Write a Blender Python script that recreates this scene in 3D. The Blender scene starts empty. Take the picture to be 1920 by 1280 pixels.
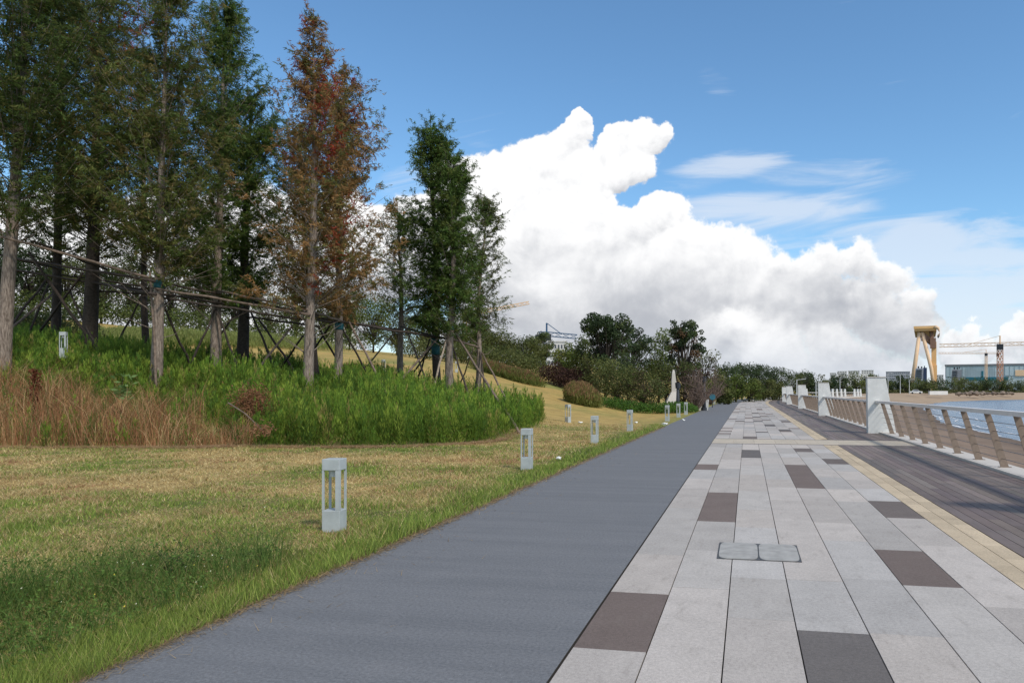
import bpy, math, random
import numpy as np
S = bpy.context.scene
R = math.radians
# ------------------------------------------------------------------ camera, sky, sun, exposure
F, CX, CY, H = 1400.0, 1120.0, 732.0, 1.55          # focal length and principal point (photo pixels), eye height
YAW = math.atan((1401 - CX) / F)
FW = np.array([-math.sin(YAW), math.cos(YAW), 0.0]); RT = np.array([math.cos(YAW), math.sin(YAW), 0.0])
cam = bpy.data.cameras.new('camera'); co = bpy.data.objects.new('camera', cam); S.collection.objects.link(co)
co.location = (0, 0, H); co.rotation_euler = (R(90), 0, YAW)
cam.sensor_width = 36; cam.lens = F / 1920 * 36; cam.clip_start = .1; cam.clip_end = 9000
cam.shift_x = (960 - CX) / 1920; cam.shift_y = (CY - 640) / 1920
S.camera = co
S.view_settings.view_transform = 'Standard'; S.view_settings.look = 'None'
S.view_settings.exposure = 0.12; S.view_settings.gamma = 1.0
SUN_EL, SUN_AZ = R(46), R(128)                        # azimuth clockwise from +Y: behind the camera, to the right
sl = bpy.data.lights.new('sun', 'SUN'); sl.energy = 2.6; sl.angle = R(6); sl.color = (1, .93, .83)
so = bpy.data.objects.new('sun', sl); S.collection.objects.link(so)
so.rotation_euler = (R(90) - SUN_EL, 0, math.pi - SUN_AZ)
so.location = (40, -40, 60)

# ------------------------------------------------------------------ node expressions
class E:
    def __init__(s, nt, so): s.nt, s.so = nt, so
    def m(s, op, *a, clamp=False):
        n = s.nt.nodes.new('ShaderNodeMath'); n.operation = op; n.use_clamp = clamp
        for i, v in enumerate((s,) + a): put(s.nt, n.inputs[i], v)
        return E(s.nt, n.outputs[0])
    def __add__(s, o): return s.m('ADD', o)
    __radd__ = __add__
    def __sub__(s, o): return s.m('SUBTRACT', o)
    def __rsub__(s, o): return (s * -1.0) + o
    def __mul__(s, o): return s.m('MULTIPLY', o)
    __rmul__ = __mul__
    def __truediv__(s, o): return s.m('DIVIDE', o)
    def sm(s, a, b, lo=0., hi=1.):
        n = s.nt.nodes.new('ShaderNodeMapRange'); n.interpolation_type = 'SMOOTHSTEP'
        for i, v in enumerate((s, a, b, lo, hi)): put(s.nt, n.inputs[i], v)
        return E(s.nt, n.outputs[0])
def put(nt, inp, v):
    if isinstance(v, E): nt.links.new(v.so, inp)
    else: inp.default_value = v
def vec(nt, x, y, z=0.):
    n = nt.nodes.new('ShaderNodeCombineXYZ')
    for i, v in enumerate((x, y, z)): put(nt, n.inputs[i], v)
    return E(nt, n.outputs[0])
def noise(nt, v, scale, detail=4., rough=.55, dist=0., col=False):
    n = nt.nodes.new('ShaderNodeTexNoise'); n.noise_dimensions = '3D'
    if v is not None: put(nt, n.inputs['Vector'], v)
    n.inputs['Scale'].default_value = scale; n.inputs['Detail'].default_value = detail
    n.inputs['Roughness'].default_value = rough; n.inputs['Distortion'].default_value = dist
    return E(nt, n.outputs['Color' if col else 'Fac'])
def voro(nt, v, scale, smooth=.35):
    n = nt.nodes.new('ShaderNodeTexVoronoi'); n.feature = 'SMOOTH_F1'; n.voronoi_dimensions = '2D'
    put(nt, n.inputs['Vector'], v); n.inputs['Scale'].default_value = scale; n.inputs['Smoothness'].default_value = smooth
    return E(nt, n.outputs['Distance'])
def c4(c): return tuple(c) + (1.,) if len(c) == 3 else tuple(c)
def mix(nt, f, a, b, bt='MIX'):
    n = nt.nodes.new('ShaderNodeMix'); n.data_type = 'RGBA'; n.blend_type = bt
    put(nt, n.inputs[0], f)
    put(nt, n.inputs[6], a if isinstance(a, E) else c4(a)); put(nt, n.inputs[7], b if isinstance(b, E) else c4(b))
    return E(nt, n.outputs[2])
def fcurve(nt, x, pts):
    n = nt.nodes.new('ShaderNodeFloatCurve'); c = n.mapping.curves[0]
    c.points[0].location = pts[0]; c.points[-1].location = pts[-1]
    for p in pts[1:-1]: c.points.new(*p)
    for p in c.points: p.handle_type = 'AUTO_CLAMPED'
    n.mapping.update(); put(nt, n.inputs['Value'], x)
    return E(nt, n.outputs[0])

# ------------------------------------------------------------------ sky: Nishita, with the clouds as a function of direction
W = bpy.data.worlds.new('World'); S.world = W; W.use_nodes = True
nt = W.node_tree; nt.nodes.clear()
def build_sky():
    out = nt.nodes.new('ShaderNodeOutputWorld')
    sky = nt.nodes.new('ShaderNodeTexSky'); sky.sky_type = 'NISHITA'; sky.sun_disc = False
    sky.sun_elevation = SUN_EL; sky.sun_rotation = SUN_AZ; sky.air_density = 1.0; sky.dust_density = .3; sky.ozone_density = 3.0
    b1 = nt.nodes.new('ShaderNodeBackground'); b1.inputs[1].default_value = SKY_STR
    tint = mix(nt, 1.0, E(nt, sky.outputs[0]), SKY_TINT, 'MULTIPLY')
    put(nt, b1.inputs[0], tint)
    tc = nt.nodes.new('ShaderNodeTexCoord')
    def dot(v):
        n = nt.nodes.new('ShaderNodeVectorMath'); n.operation = 'DOT_PRODUCT'
        nt.links.new(tc.outputs['Generated'], n.inputs[0]); n.inputs[1].default_value = tuple(v); return E(nt, n.outputs['Value'])
    dx, dy, dz = dot(RT), dot(FW), dot((0, 0, 1))
    dy_ = dy.m('MAXIMUM', .12)
    x = dx / dy_ * F + CX                                    # bearings and heights counted in the photo's pixels
    y = CY - dz / dy_ * F
    P = vec(nt, x * .001, y * .001)
    wn = noise(nt, P, 16., 6, .62, 0., True); wn2 = noise(nt, P, 5., 4, .55) - .5
    def vm(op, a, b, c=None):
        n = nt.nodes.new('ShaderNodeVectorMath'); n.operation = op
        for i_, v in enumerate((a, b, c)):
            if v is not None: put(nt, n.inputs[i_], v)
        return n
    wob = vm('SUBTRACT', wn, (.5, .5, .5)); rough = x.sm(1180., 1600., 62., 120.)
    big = noise(nt, P, 4.5, 3, .5, 0., True)
    off = vm('SCALE', E(nt, wob.outputs[0]), None); put(nt, off.inputs['Scale'], rough)
    off2 = vm('SCALE', E(nt, vm('SUBTRACT', big, (.5, .5, .5)).outputs[0]), None); off2.inputs['Scale'].default_value = 70.
    flat = vm('MULTIPLY', vec(nt, x, y), (1, 1, 0))
    q = vm('ADD', E(nt, flat.outputs[0]), E(nt, off.outputs[0])); q = vm('ADD', E(nt, q.outputs[0]), E(nt, off2.outputs[0]))
    q = vm('MULTIPLY', E(nt, q.outputs[0]), (1, 1, 0)); qv = E(nt, q.outputs[0])
    sep = nt.nodes.new('ShaderNodeSeparateXYZ'); nt.links.new(qv.so, sep.inputs[0]); qy = E(nt, sep.outputs[1]); qx = E(nt, sep.outputs[0])
    LOBES = [(-60, 500, 170, .9), (100, 500, 170, .9), (300, 500, 170, .92), (480, 480, 160, .92), (620, 470, 130, .92), (720, 470, 110, .95), (500, 650, 220, .8), (200, 650, 220, .8), (800, 440, 105, .97),
        (868, 360, 82, 1.), (912, 350, 70, 1.), (952, 365, 76, 1.), (990, 330, 74, 1.), (1024, 300, 68, 1.), (1052, 272, 50, 1.), (1072, 245, 40, 1.), (1084, 228, 30, 1.), (1070, 335, 78, 1.), (1100, 395, 72, 1.),
        (1150, 445, 70, .98), (1198, 435, 55, .98), (1236, 412, 50, 1.), (1258, 402, 44, .98), (1292, 455, 58, .95), (1342, 475, 58, .95), (1400, 485, 64, .94), (1455, 515, 62, .92), (1512, 512, 58, .92), (1562, 494, 58, .93), (1612, 494, 58, .93), (1662, 518, 58, .9), (1704, 570, 58, .88),
        (900, 450, 125, .97), (1010, 430, 125, .97), (1090, 490, 110, .9), (960, 570, 130, .78), (1080, 590, 120, .70), (1190, 530, 95, .80), (1210, 625, 115, .68), (1310, 550, 85, .78), (1330, 640, 95, .78), (1440, 575, 80, .74), (1450, 640, 95, .95), (1390, 612, 60, 1.), (1560, 565, 80, .76), (1560, 635, 85, .92), (1660, 615, 85, .84), (1722, 640, 56, .93),
        (1300, 710, 110, .76), (1630, 570, 80, .84), (1700, 610, 70, .86), (1280, 490, 80, .88), (1400, 540, 90, .80), (1500, 580, 95, .80), (1580, 690, 100, .86), (1240, 570, 100, .76), (1100, 710, 120, .72), (900, 700, 140, .74), (1500, 720, 110, .84), (1660, 720, 90, .82),
        (1140, 290, 40, .98), (1172, 262, 46, 1.), (1208, 258, 46, 1.), (1240, 262, 34, .96), (1196, 305, 50, .97), (1156, 322, 42, .94), (1126, 345, 34, .95),
        (1774, 664, 40, .95), (1816, 648, 44, .97), (1852, 650, 38, .95), (1898, 640, 42, .97), (1932, 632, 46, .97), (1810, 706, 60, .84), (1910, 700, 66, .84), (2050, 690, 110, .86)]
    sw = sb = sg = None
    for cx, cy, r_, br in LOBES:
        dn = vm('DISTANCE', qv, (cx, cy, 0.)); dd = E(nt, dn.outputs['Value'])
        w = dd.sm(float(r_), r_ * .25); g = qy * (-.34 / r_) + (br + .34 * cy / r_ - .02)
        w3 = w * w
        sw = w if sw is None else sw.m('MAXIMUM', w) ; sg = w3 if sg is None else sg + w3; wb = w3 * g; sb = wb if sb is None else sb + wb
    lightb = sb / sg.m('MAXIMUM', .0005)
    soft = x.sm(1150., 1650., .12, .8)
    mask = (sw / soft).sm(.0, 1.)
    # thin streaks
    Q = vec(nt, x * .0017, y * .0095 + x * .0011)
    st = noise(nt, Q, 1.7, 7, .6, 1.1)
    def band(cx, cy, rx, ry, tilt=0.):
        a = (x - cx) * (1. / rx); b = (y - cy + (x - cx) * tilt) * (1. / ry)
        return (a * a + b * b).sm(1., 0.)
    wisp = ((st - .5) * 1.5 + .375 + band(1385, 300, 180, 45, .28) * .35 + band(1470, 350, 380, 80, .06) * .46 + band(1450, 425, 420, 80, 0.) * .46
            + band(1340, 152, 60, 40, -.4) * .25 + band(760, 340, 90, 60, 0.) * .4 + band(1800, 190, 120, 40, .2) * .2
            + band(1850, 580, 330, 230, 0.) * .8 + band(1700, 470, 130, 70, .5) * .3 + band(900, 240, 120, 60, .2) * .12 - .2).sm(.40, .95) * .66
    hor = y.sm(440., 735.) * .62                              # pale air low over the land
    P2 = vec(nt, x * .001 - .010, y * .001 - .014)
    n_a = noise(nt, P, 9., 7, .6, .2); n_b = noise(nt, P2, 9., 7, .6, .2)
    sf = noise(nt, vec(nt, x * .001, y * .0018), 3.4, 4, .5, .2) - .5
    b = lightb + (n_a - n_b) * (1.0 - y.sm(330., 560.) * .62) + (n_a - .5) * .18 + sf * y.sm(380., 560.) * .75 - y.sm(430., 540.) * .07
    ccol = mix(nt, b.sm(.45, 1.02), (.45, .47, .515), (.95, .95, .955))
    ccol = mix(nt, y.sm(590., 735.) * .6, ccol, (.56, .62, .71))
    thin = wisp + (1.0 - wisp) * hor
    behind = dy.sm(.12, .3)                                  # the rest of the sky: broken cloud overhead and behind
    gen = nt.nodes.new('ShaderNodeTexNoise'); nt.links.new(tc.outputs['Generated'], gen.inputs['Vector'])
    gen.inputs['Scale'].default_value = 2.6; gen.inputs['Detail'].default_value = 6
    other = E(nt, gen.outputs['Fac']).sm(.40, .62) * .85
    y_ok = dz.sm(.55, .75)
    frontm = mask + (1.0 - mask) * thin
    fac = mix(nt, behind, (1, 1, 1), (0, 0, 0))
    k = behind * (1.0 - y_ok)
    total = frontm * k + other * (1.0 - k)
    col = mix(nt, (mask.sm(.0, .5)), (.74, .79, .87), ccol)
    col = mix(nt, k, (.80, .81, .83), col)
    b2 = nt.nodes.new('ShaderNodeBackground'); b2.inputs[1].default_value = 1.0; put(nt, b2.inputs[0], col)
    ms = nt.nodes.new('ShaderNodeMixShader'); put(nt, ms.inputs[0], total)
    nt.links.new(b1.outputs[0], ms.inputs[1]); nt.links.new(b2.outputs[0], ms.inputs[2]); nt.links.new(ms.outputs[0], out.inputs[0])
SKY_STR = .145; SKY_TINT = (.80, 1.03, 1.10)
build_sky()
W.cycles.sampling_method = 'MANUAL'; W.cycles.sample_map_resolution = 512
S.cycles.max_bounces = 6; S.cycles.diffuse_bounces = 3; S.cycles.glossy_bounces = 2; S.cycles.transmission_bounces = 3
S.cycles.caustics_reflective = False; S.cycles.caustics_refractive = False

# ------------------------------------------------------------------ materials
def mat(name, fn):
    m = bpy.data.materials.new(name); m.use_nodes = True; t = m.node_tree
    b = t.nodes['Principled BSDF']; o = t.nodes['Material Output']
    b.inputs['Specular IOR Level'].default_value = .3
    fn(t, b, o); return m
def opos(t): return E(t, t.nodes.new('ShaderNodeNewGeometry').outputs['Position'])
def attr(t, n='Col'):
    a = t.nodes.new('ShaderNodeAttribute'); a.attribute_name = n; return E(t, a.outputs['Color'])
def bump(t, b, h, strength=.3, dist=.01):
    n = t.nodes.new('ShaderNodeBump'); n.inputs['Strength'].default_value = strength; n.inputs['Distance'].default_value = dist
    put(t, n.inputs['Height'], h); t.links.new(n.outputs[0], b.inputs['Normal'])
def scaled(t, p, sx, sy, sz=1.):
    n = t.nodes.new('ShaderNodeVectorMath'); n.operation = 'MULTIPLY'; put(t, n.inputs[0], p); n.inputs[1].default_value = (sx, sy, sz)
    return E(t, n.outputs[0])
def plain(name, c, rough=.6, metal=0., var=.12, scale=6., spec=.3):
    def f(t, b, o):
        p = opos(t); n = noise(t, p, scale, 5, .6)
        put(t, b.inputs['Base Color'], mix(t, n.sm(.25, .75), tuple(v * (1 - var) for v in c), tuple(min(1, v * (1 + var)) for v in c)))
        b.inputs['Roughness'].default_value = rough; b.inputs['Metallic'].default_value = metal; b.inputs['Specular IOR Level'].default_value = spec
    return mat(name, f)
def leafm(name, trans=.35, rough=.6):
    def f(t, b, o):
        c = attr(t); put(t, b.inputs['Base Color'], c); b.inputs['Roughness'].default_value = rough; b.inputs['Specular IOR Level'].default_value = .15
        tr = t.nodes.new('ShaderNodeBsdfTranslucent'); put(t, tr.inputs[0], c)
        ms = t.nodes.new('ShaderNodeMixShader'); ms.inputs[0].default_value = trans
        t.links.new(b.outputs[0], ms.inputs[1]); t.links.new(tr.outputs[0], ms.inputs[2]); t.links.new(ms.outputs[0], o.inputs[0])
    return mat(name, f)
M = {}
M['leaf'] = leafm('foliage'); M['blade'] = leafm('grass_blade', .3); M['straw'] = leafm('straw_blade', .25)
def f_attr(scale, var, rough=.85, bs=.4, bd=.006, sx=1., sy=1.):
    def f(t, b, o):
        p = scaled(t, opos(t), sx, sy); n = noise(t, p, scale, 6, .65); big = noise(t, opos(t), 1.3, 4, .6)
        k = (n - .5) * var + (big - .5) * var * .8 + 1.0
        c = attr(t); w = mix(t, 1., c, E(t, vec(t, k, k, k).so), 'MULTIPLY')
        put(t, b.inputs['Base Color'], w); b.inputs['Roughness'].default_value = rough
        bump(t, b, n, bs, bd)
    return f
def f_slab(t, b, o):
    p = opos(t); n = noise(t, p, 130., 3, .7); n2 = noise(t, p, 40., 4, .7); st = noise(t, p, 2.3, 6, .68, .4); dirt = noise(t, scaled(t, p, 1.6, .5), 5., 5, .65)
    k = (n - .5) * 1.1 + (n2 - .5) * .8 + (st - .5) * .45 + 1.0
    c = mix(t, 1., attr(t), E(t, vec(t, k, k, k).so), 'MULTIPLY'); c = mix(t, dirt.sm(.54, .76) * .36, c, (.20, .175, .15))
    put(t, b.inputs['Base Color'], c); b.inputs['Roughness'].default_value = .85; b.inputs['Specular IOR Level'].default_value = .12; bump(t, b, n2, .4, .004)
M['slab'] = mat('granite_slab', f_slab)
M['plank'] = mat('deck_plank', f_attr(9., .7, .7, .3, .004, 6., .35))
M['lawn'] = mat('turf', f_attr(30., 1.1, .95, .8, .03))
M['sand'] = mat('sand', f_attr(3., .5, .95, .6, .05))
def f_path(t, b, o):
    p = opos(t); n = noise(t, p, 150., 3, .75); n2 = noise(t, p, 45., 4, .7); g = noise(t, scaled(t, p, .22, 3.2), 1.3, 5, .65, .3); s = noise(t, p, 2.2, 6, .68, .5); sp = noise(t, p, 75., 2, .5)
    c = mix(t, g.sm(.2, .82), (.145, .149, .157), (.178, .181, .188)); c = mix(t, s.sm(.5, .75) * .5, c, (.195, .195, .20)); c = mix(t, sp.sm(.70, .78) * .6, c, (.36, .36, .36))
    k = (n - .5) * 1.0 + (n2 - .5) * 1.3 + 1.0
    put(t, b.inputs['Base Color'], mix(t, 1., c, E(t, vec(t, k, k, k).so), 'MULTIPLY')); b.inputs['Roughness'].default_value = .85; b.inputs['Specular IOR Level'].default_value = .12
    bump(t, b, n2, .5, .005)
M['path'] = mat('coated_asphalt', f_path)
M['joint'] = plain('joint_soil', (.035, .032, .028), .95, scale=20)
M['soil'] = plain('soil', (.07, .05, .03), .95, var=.4, scale=3)
def f_bark(t, b, o):
    p = opos(t); n = noise(t, scaled(t, p, 1, 1, .18), 26., 5, .65); s = noise(t, p, 2.2, 4, .6)
    c = mix(t, n.sm(.3, .7), (.10, .075, .058), (.34, .275, .225)); c = mix(t, s.sm(.55, .75) * .5, c, (.20, .16, .13))
    put(t, b.inputs['Base Color'], c); b.inputs['Roughness'].default_value = .9; bump(t, b, n, .6, .02)
M['bark'] = mat('bark', f_bark)
M['barkd'] = plain('dark_bark', (.055, .043, .035), .9, var=.4, scale=12)
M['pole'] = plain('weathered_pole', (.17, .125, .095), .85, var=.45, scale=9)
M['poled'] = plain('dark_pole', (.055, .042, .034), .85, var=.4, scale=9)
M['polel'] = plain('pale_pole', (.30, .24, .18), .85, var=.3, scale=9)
M['wrap'] = plain('teal_wrap', (.016, .085, .10), .7, var=.3, scale=14)
M['bollard'] = plain('grey_coated_metal', (.41, .44, .44), .38, var=.10, scale=7)
M['bollardw'] = plain('pale_coated_metal', (.66, .66, .62), .45, var=.05, scale=5)
M['glass'] = plain('dull_glass', (.10, .12, .13), .15, spec=.5)
def f_white(t, b, o):
    p = opos(t); n = noise(t, p, 3., 6, .65); st = noise(t, scaled(t, p, 9, 9, .5), 1., 4, .6)
    c = mix(t, n.sm(.35, .7), (.62, .62, .60), (.72, .72, .70)); c = mix(t, st.sm(.58, .8) * .35, c, (.48, .47, .44))
    put(t, b.inputs['Base Color'], c); b.inputs['Roughness'].default_value = .7
    bump(t, b, noise(t, p, 60., 4), .15, .004)
M['white'] = mat('white_stucco', f_white)
M['coping'] = plain('pale_coping_stone', (.54, .50, .45), .8, var=.08, scale=30)
M['wall'] = plain('sea_wall_concrete', (.35, .33, .30), .9, var=.2)
M['post'] = plain('brushed_bronze_steel', (.27, .205, .16), .42, .2, .08, 20)
M['rail'] = plain('pale_steel_handrail', (.74, .69, .655), .4, 0., .05, 10)
M['cable'] = plain('steel_cable', (.16, .15, .15), .35, .7)
M['cover'] = plain('manhole_plate', (.35, .34, .32), .75, 0., .16, 9, .1)
M['iron'] = plain('dark_iron', (.07, .07, .07), .6)
def f_sea(t, b, o):
    p = opos(t); n = noise(t, scaled(t, p, .6, 1.5), 1.1, 4, .6); n2 = noise(t, scaled(t, p, .08, .25), 1., 4, .6)
    put(t, b.inputs['Base Color'], mix(t, n2.sm(.35, .7), (.07, .10, .145), (.13, .165, .21))); b.inputs['Roughness'].default_value = .22
    bump(t, b, n, .8, .12)
M['sea'] = mat('sea_water', f_sea)
M['foam'] = plain('foam', (.72, .72, .72), .8)
M['far'] = plain('far_ground', (.10, .10, .055), .95, var=.4, scale=.05)
M['crane'] = plain('crane_yellow', (.80, .49, .22), .6, var=.06, scale=.1)
M['cranep'] = plain('crane_peach', (.80, .56, .36), .6, var=.06, scale=.1)
M['brown'] = plain('machinery_brown', (.24, .14, .10), .7, scale=.2)
M['orange'] = plain('mast_orange', (.50, .24, .14), .6, scale=.2)
M['craneb'] = plain('crane_blue', (.04, .10, .19), .6)
M['dark'] = plain('dark_paint', (.035, .04, .05), .6)
M['shipg'] = plain('ship_grey', (.27, .29, .33), .6, scale=.2)
M['shipb'] = plain('ship_navy', (.03, .05, .10), .6, scale=.2)
M['hall'] = plain('hall_cladding', (.47, .56, .59), .4, var=.15, scale=.08)
M['hallp'] = plain('hall_panel', (.46, .56, .60), .4, var=.1, scale=.08)
M['teal'] = plain('teal_cladding', (.03, .16, .21), .5, scale=.1)
M['roofg'] = plain('roof_grey', (.20, .21, .23), .6)
M['bwhite'] = plain('pale_render', (.62, .60, .57), .8, var=.06, scale=.3)
M['bgrey'] = plain('grey_render', (.36, .37, .40), .8, var=.08, scale=.3)
M['window'] = plain('window_glass', (.06, .07, .09), .2, spec=.5)
M['rock'] = plain('shore_rock', (.20, .155, .12), .9, var=.5, scale=1.2)
M['lamp'] = plain('pale_lamp_post', (.55, .56, .56), .5)
M['signt'] = plain('teal_sign', (.03, .13, .18), .5)
M['litter'] = plain('white_scrap', (.80, .80, .78), .6)
M['petal'] = leafm('petal', .2)

# ------------------------------------------------------------------ geometry helpers
def tag(o, label=None, cat=None, group=None, kind=None):
    if label: o['label'] = label
    if cat: o['category'] = cat
    if group: o['group'] = group
    if kind: o['kind'] = kind
    return o
def empty(name, loc, label, cat, group=None):
    o = bpy.data.objects.new(name, None); S.collection.objects.link(o); o.location = tuple(float(v) for v in loc); o.empty_display_size = .2
    return tag(o, label, cat, group)
def mk(name, V, Fc, m, parent=None, col=None, smooth=False, local=False):
    """One mesh object; V world coordinates (or local to the parent), Fc list of face arrays (each n x 3 or n x 4)."""
    V = np.asarray(V, dtype=np.float64)
    if parent is not None and not local: V = V - np.array(parent.location)
    Fc = [np.asarray(f, dtype=np.int64) for f in (Fc if isinstance(Fc, list) else [Fc]) if len(f)]
    me = bpy.data.meshes.new(name); me.vertices.add(len(V)); me.vertices.foreach_set('co', V.ravel().astype(np.float32))
    nl = sum(f.size for f in Fc); npoly = sum(len(f) for f in Fc)
    me.loops.add(nl); me.loops.foreach_set('vertex_index', np.concatenate([f.ravel() for f in Fc]).astype(np.int32))
    me.polygons.add(npoly)
    tot = np.concatenate([np.full(len(f), f.shape[1]) for f in Fc]); st = np.concatenate([[0], np.cumsum(tot)[:-1]])
    me.polygons.foreach_set('loop_start', st.astype(np.int32))
    me.polygons.foreach_set('use_smooth', np.full(npoly, bool(smooth)))
    me.update(calc_edges=True); me.validate()
    if col is not None:
        a = me.color_attributes.new('Col', 'FLOAT_COLOR', 'POINT')
        c = np.ones((len(V), 4), dtype=np.float32); c[:, :3] = col; a.data.foreach_set('color', c.ravel())
    me.materials.append(m)
    o = bpy.data.objects.new(name, me); S.collection.objects.link(o)
    if parent is not None: o.parent = parent
    return o
class MB:
    """Collects boxes, tubes and prisms for one mesh."""
    def __init__(s): s.v, s.q, s.t, s.c, s.n = [], [], [], [], 0
    def add(s, V, Q=None, T=None, c=None):
        V = np.asarray(V, float)
        s.v.append(V)
        if Q is not None and len(Q): s.q.append(np.asarray(Q) + s.n)
        if T is not None and len(T): s.t.append(np.asarray(T) + s.n)
        s.c.append(np.tile(np.array(c if c is not None else (1, 1, 1), float), (len(V), 1)) if np.ndim(c) < 2 else np.asarray(c))
        s.n += len(V); return s
    def hexa(s, P8, c=None):
        return s.add(P8, [[0, 3, 2, 1], [4, 5, 6, 7], [0, 1, 5, 4], [1, 2, 6, 5], [2, 3, 7, 6], [3, 0, 4, 7]], c=c)
    def box(s, x0, x1, y0, y1, z0, z1, c=None):
        return s.hexa([[x0, y0, z0], [x1, y0, z0], [x1, y1, z0], [x0, y1, z0], [x0, y0, z1], [x1, y0, z1], [x1, y1, z1], [x0, y1, z1]], c)
    def tube(s, pts, rad, n=6, c=None, cap=True):
        pts = np.asarray(pts, float); k = len(pts); rad = np.full(k, rad) if np.ndim(rad) == 0 else np.asarray(rad, float)
        tg = np.gradient(pts, axis=0); tg /= np.linalg.norm(tg, axis=1)[:, None] + 1e-9
        up = np.array([0, 0, 1.]) if abs(tg[:, 2]).mean() < .8 else np.array([0, 1., 0])
        a = np.cross(tg, up); a /= np.linalg.norm(a, axis=1)[:, None] + 1e-9; b = np.cross(tg, a)
        th = np.arange(n) * 2 * math.pi / n
        V = pts[:, None, :] + rad[:, None, None] * (np.cos(th)[None, :, None] * a[:, None, :] + np.sin(th)[None, :, None] * b[:, None, :])
        V = V.reshape(-1, 3); i = np.arange(k - 1)[:, None] * n; j = np.arange(n)[None, :]; j2 = (j + 1) % n
        Q = np.stack([i + j, i + j2, i + n + j2, i + n + j], -1).reshape(-1, 4)
        T = []
        if cap:
            V = np.vstack([V, pts[:1], pts[-1:]]); m_ = k * n
            T = [[m_, (q + 1) % n, q] for q in range(n)] + [[m_ + 1, (k - 1) * n + q, (k - 1) * n + (q + 1) % n] for q in range(n)]
        return s.add(V, Q, T, c)
    def bar(s, a, b, w, h=None, c=None):
        a, b = np.array(a, float), np.array(b, float); h = h or w
        d = b - a; d /= np.linalg.norm(d); up = np.array([0, 0, 1.]) if abs(d[2]) < .9 else np.array([0, 1., 0])
        u = np.cross(d, up); u /= np.linalg.norm(u); v = np.cross(u, d); u = u * w / 2; v = v * h / 2
        return s.hexa([a - u - v, a + u - v, b + u - v, b - u - v, a - u + v, a + u + v, b + u + v, b - u + v], c)
    def build(s, name, m, parent=None, smooth=False, local=False, col=False):
        Fc = []
        if s.q: Fc.append(np.concatenate(s.q))
        if s.t: Fc.append(np.concatenate(s.t))
        return mk(name, np.concatenate(s.v), Fc, m, parent, np.concatenate(s.c) if col else None, smooth, local)
def blob(rs, rad, sub=2, amp=.25):
    """A lumpy rock-like closed surface."""
    import bmesh
    bm = bmesh.new(); bmesh.ops.create_icosphere(bm, subdivisions=sub, radius=1.)
    V = np.array([v.co[:] for v in bm.verts]); T = np.array([[v.index for v in f.verts] for f in bm.faces]); bm.free()
    k = np.zeros(len(V))
    for _ in range(7):
        d = rs.normal(size=3); d /= np.linalg.norm(d); k += np.sin(V @ d * rs.uniform(2, 5) + rs.uniform(0, 6)) * amp / 3
    return V * (1 + k)[:, None] * np.asarray(rad), T
def hsh(i, j, s): 
    v = np.sin(i * 127.1 + j * 311.7 + s * 74.7) * 43758.5453; return v - np.floor(v)
def vn(x, y, s=0):
    x, y = np.asarray(x, float), np.asarray(y, float); i, j = np.floor(x), np.floor(y); f, g = x - i, y - j
    f = f * f * (3 - 2 * f); g = g * g * (3 - 2 * g)
    return (hsh(i, j, s) * (1 - f) + hsh(i + 1, j, s) * f) * (1 - g) + (hsh(i, j + 1, s) * (1 - f) + hsh(i + 1, j + 1, s) * f) * g
def fbm(x, y, s=0, o=4):
    t, a, k = 0., .5, 0.
    for q in range(o): t = t + a * vn(x * 2 ** q, y * 2 ** q, s + q); k += a; a *= .55
    return t / k
def sst(a, b, x): t = np.clip((np.asarray(x, float) - a) / (b - a), 0, 1); return t * t * (3 - 2 * t)

# ------------------------------------------------------------------ the lie of the land
def bend(y): y = np.asarray(y, float); return .00095 * np.maximum(y - 85, 0) ** 2     # the promenade swings right far off
XL, XR = -3.52, -1.035                                     # edges of the grey path
def rise(u, y): return (.62 + .38 * sst(27, 60, y)) * np.interp(u, [0, 2.5, 4, 6, 9, 20, 33, 44, 60, 100, 150], [0, .02, .12, .48, 1.12, 3.7, 5.2, 6.5, 8.3, 11, 12.5])
def ground(x, y):
    x, y = np.asarray(x, float), np.asarray(y, float)
    u = XL + bend(y) - x
    w = -.314 * (x + 21.7) + .949 * (y - 18.2)
    zb = (.30 + .2 * sst(-17, -24, x)) * np.maximum(w, 0)
    hl = rise(u, y); k = .25
    h = np.clip(.5 + .5 * (zb - hl) / k, 0, 1)
    z = zb * (1 - h) + hl * h - k * h * (1 - h)
    return np.maximum(z, 0) + .05 * (fbm(x * .5, y * .5, 3) - .5) * np.clip(u / 1.5, 0, 1)
def P(px, py, d):
    return np.array([0, 0, H]) + d * (FW + (px - CX) / F * RT + np.array([0, 0, (CY - py) / F]))
def G(px, py, z=0.): return P(px, py, F * (H - z) / (py - CY))
def T(px, py, lift=0.):
    ds = np.concatenate([np.arange(3, 40, .05), np.arange(40, 160, .25)])
    pts = np.array([0, 0, H])[None] + ds[:, None] * (FW + (px - CX) / F * RT + np.array([0, 0, (CY - py) / F]))[None]
    k = np.argmax(pts[:, 2] < ground(pts[:, 0], pts[:, 1]) + lift)
    return pts[k]
def onground(px, d): p = P(px, CY, d); p[2] = float(ground(p[0], p[1])); return p
def inpoly(x, y, poly):
    r = np.zeros(np.shape(x), bool); n = len(poly)
    for i in range(n):
        (x0, y0), (x1, y1) = poly[i][:2], poly[(i + 1) % n][:2]
        c = (y0 > y) != (y1 > y); r ^= c & (x < (x1 - x0) * (y - y0) / (y1 - y0 + 1e-12) + x0)
    return r

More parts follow.
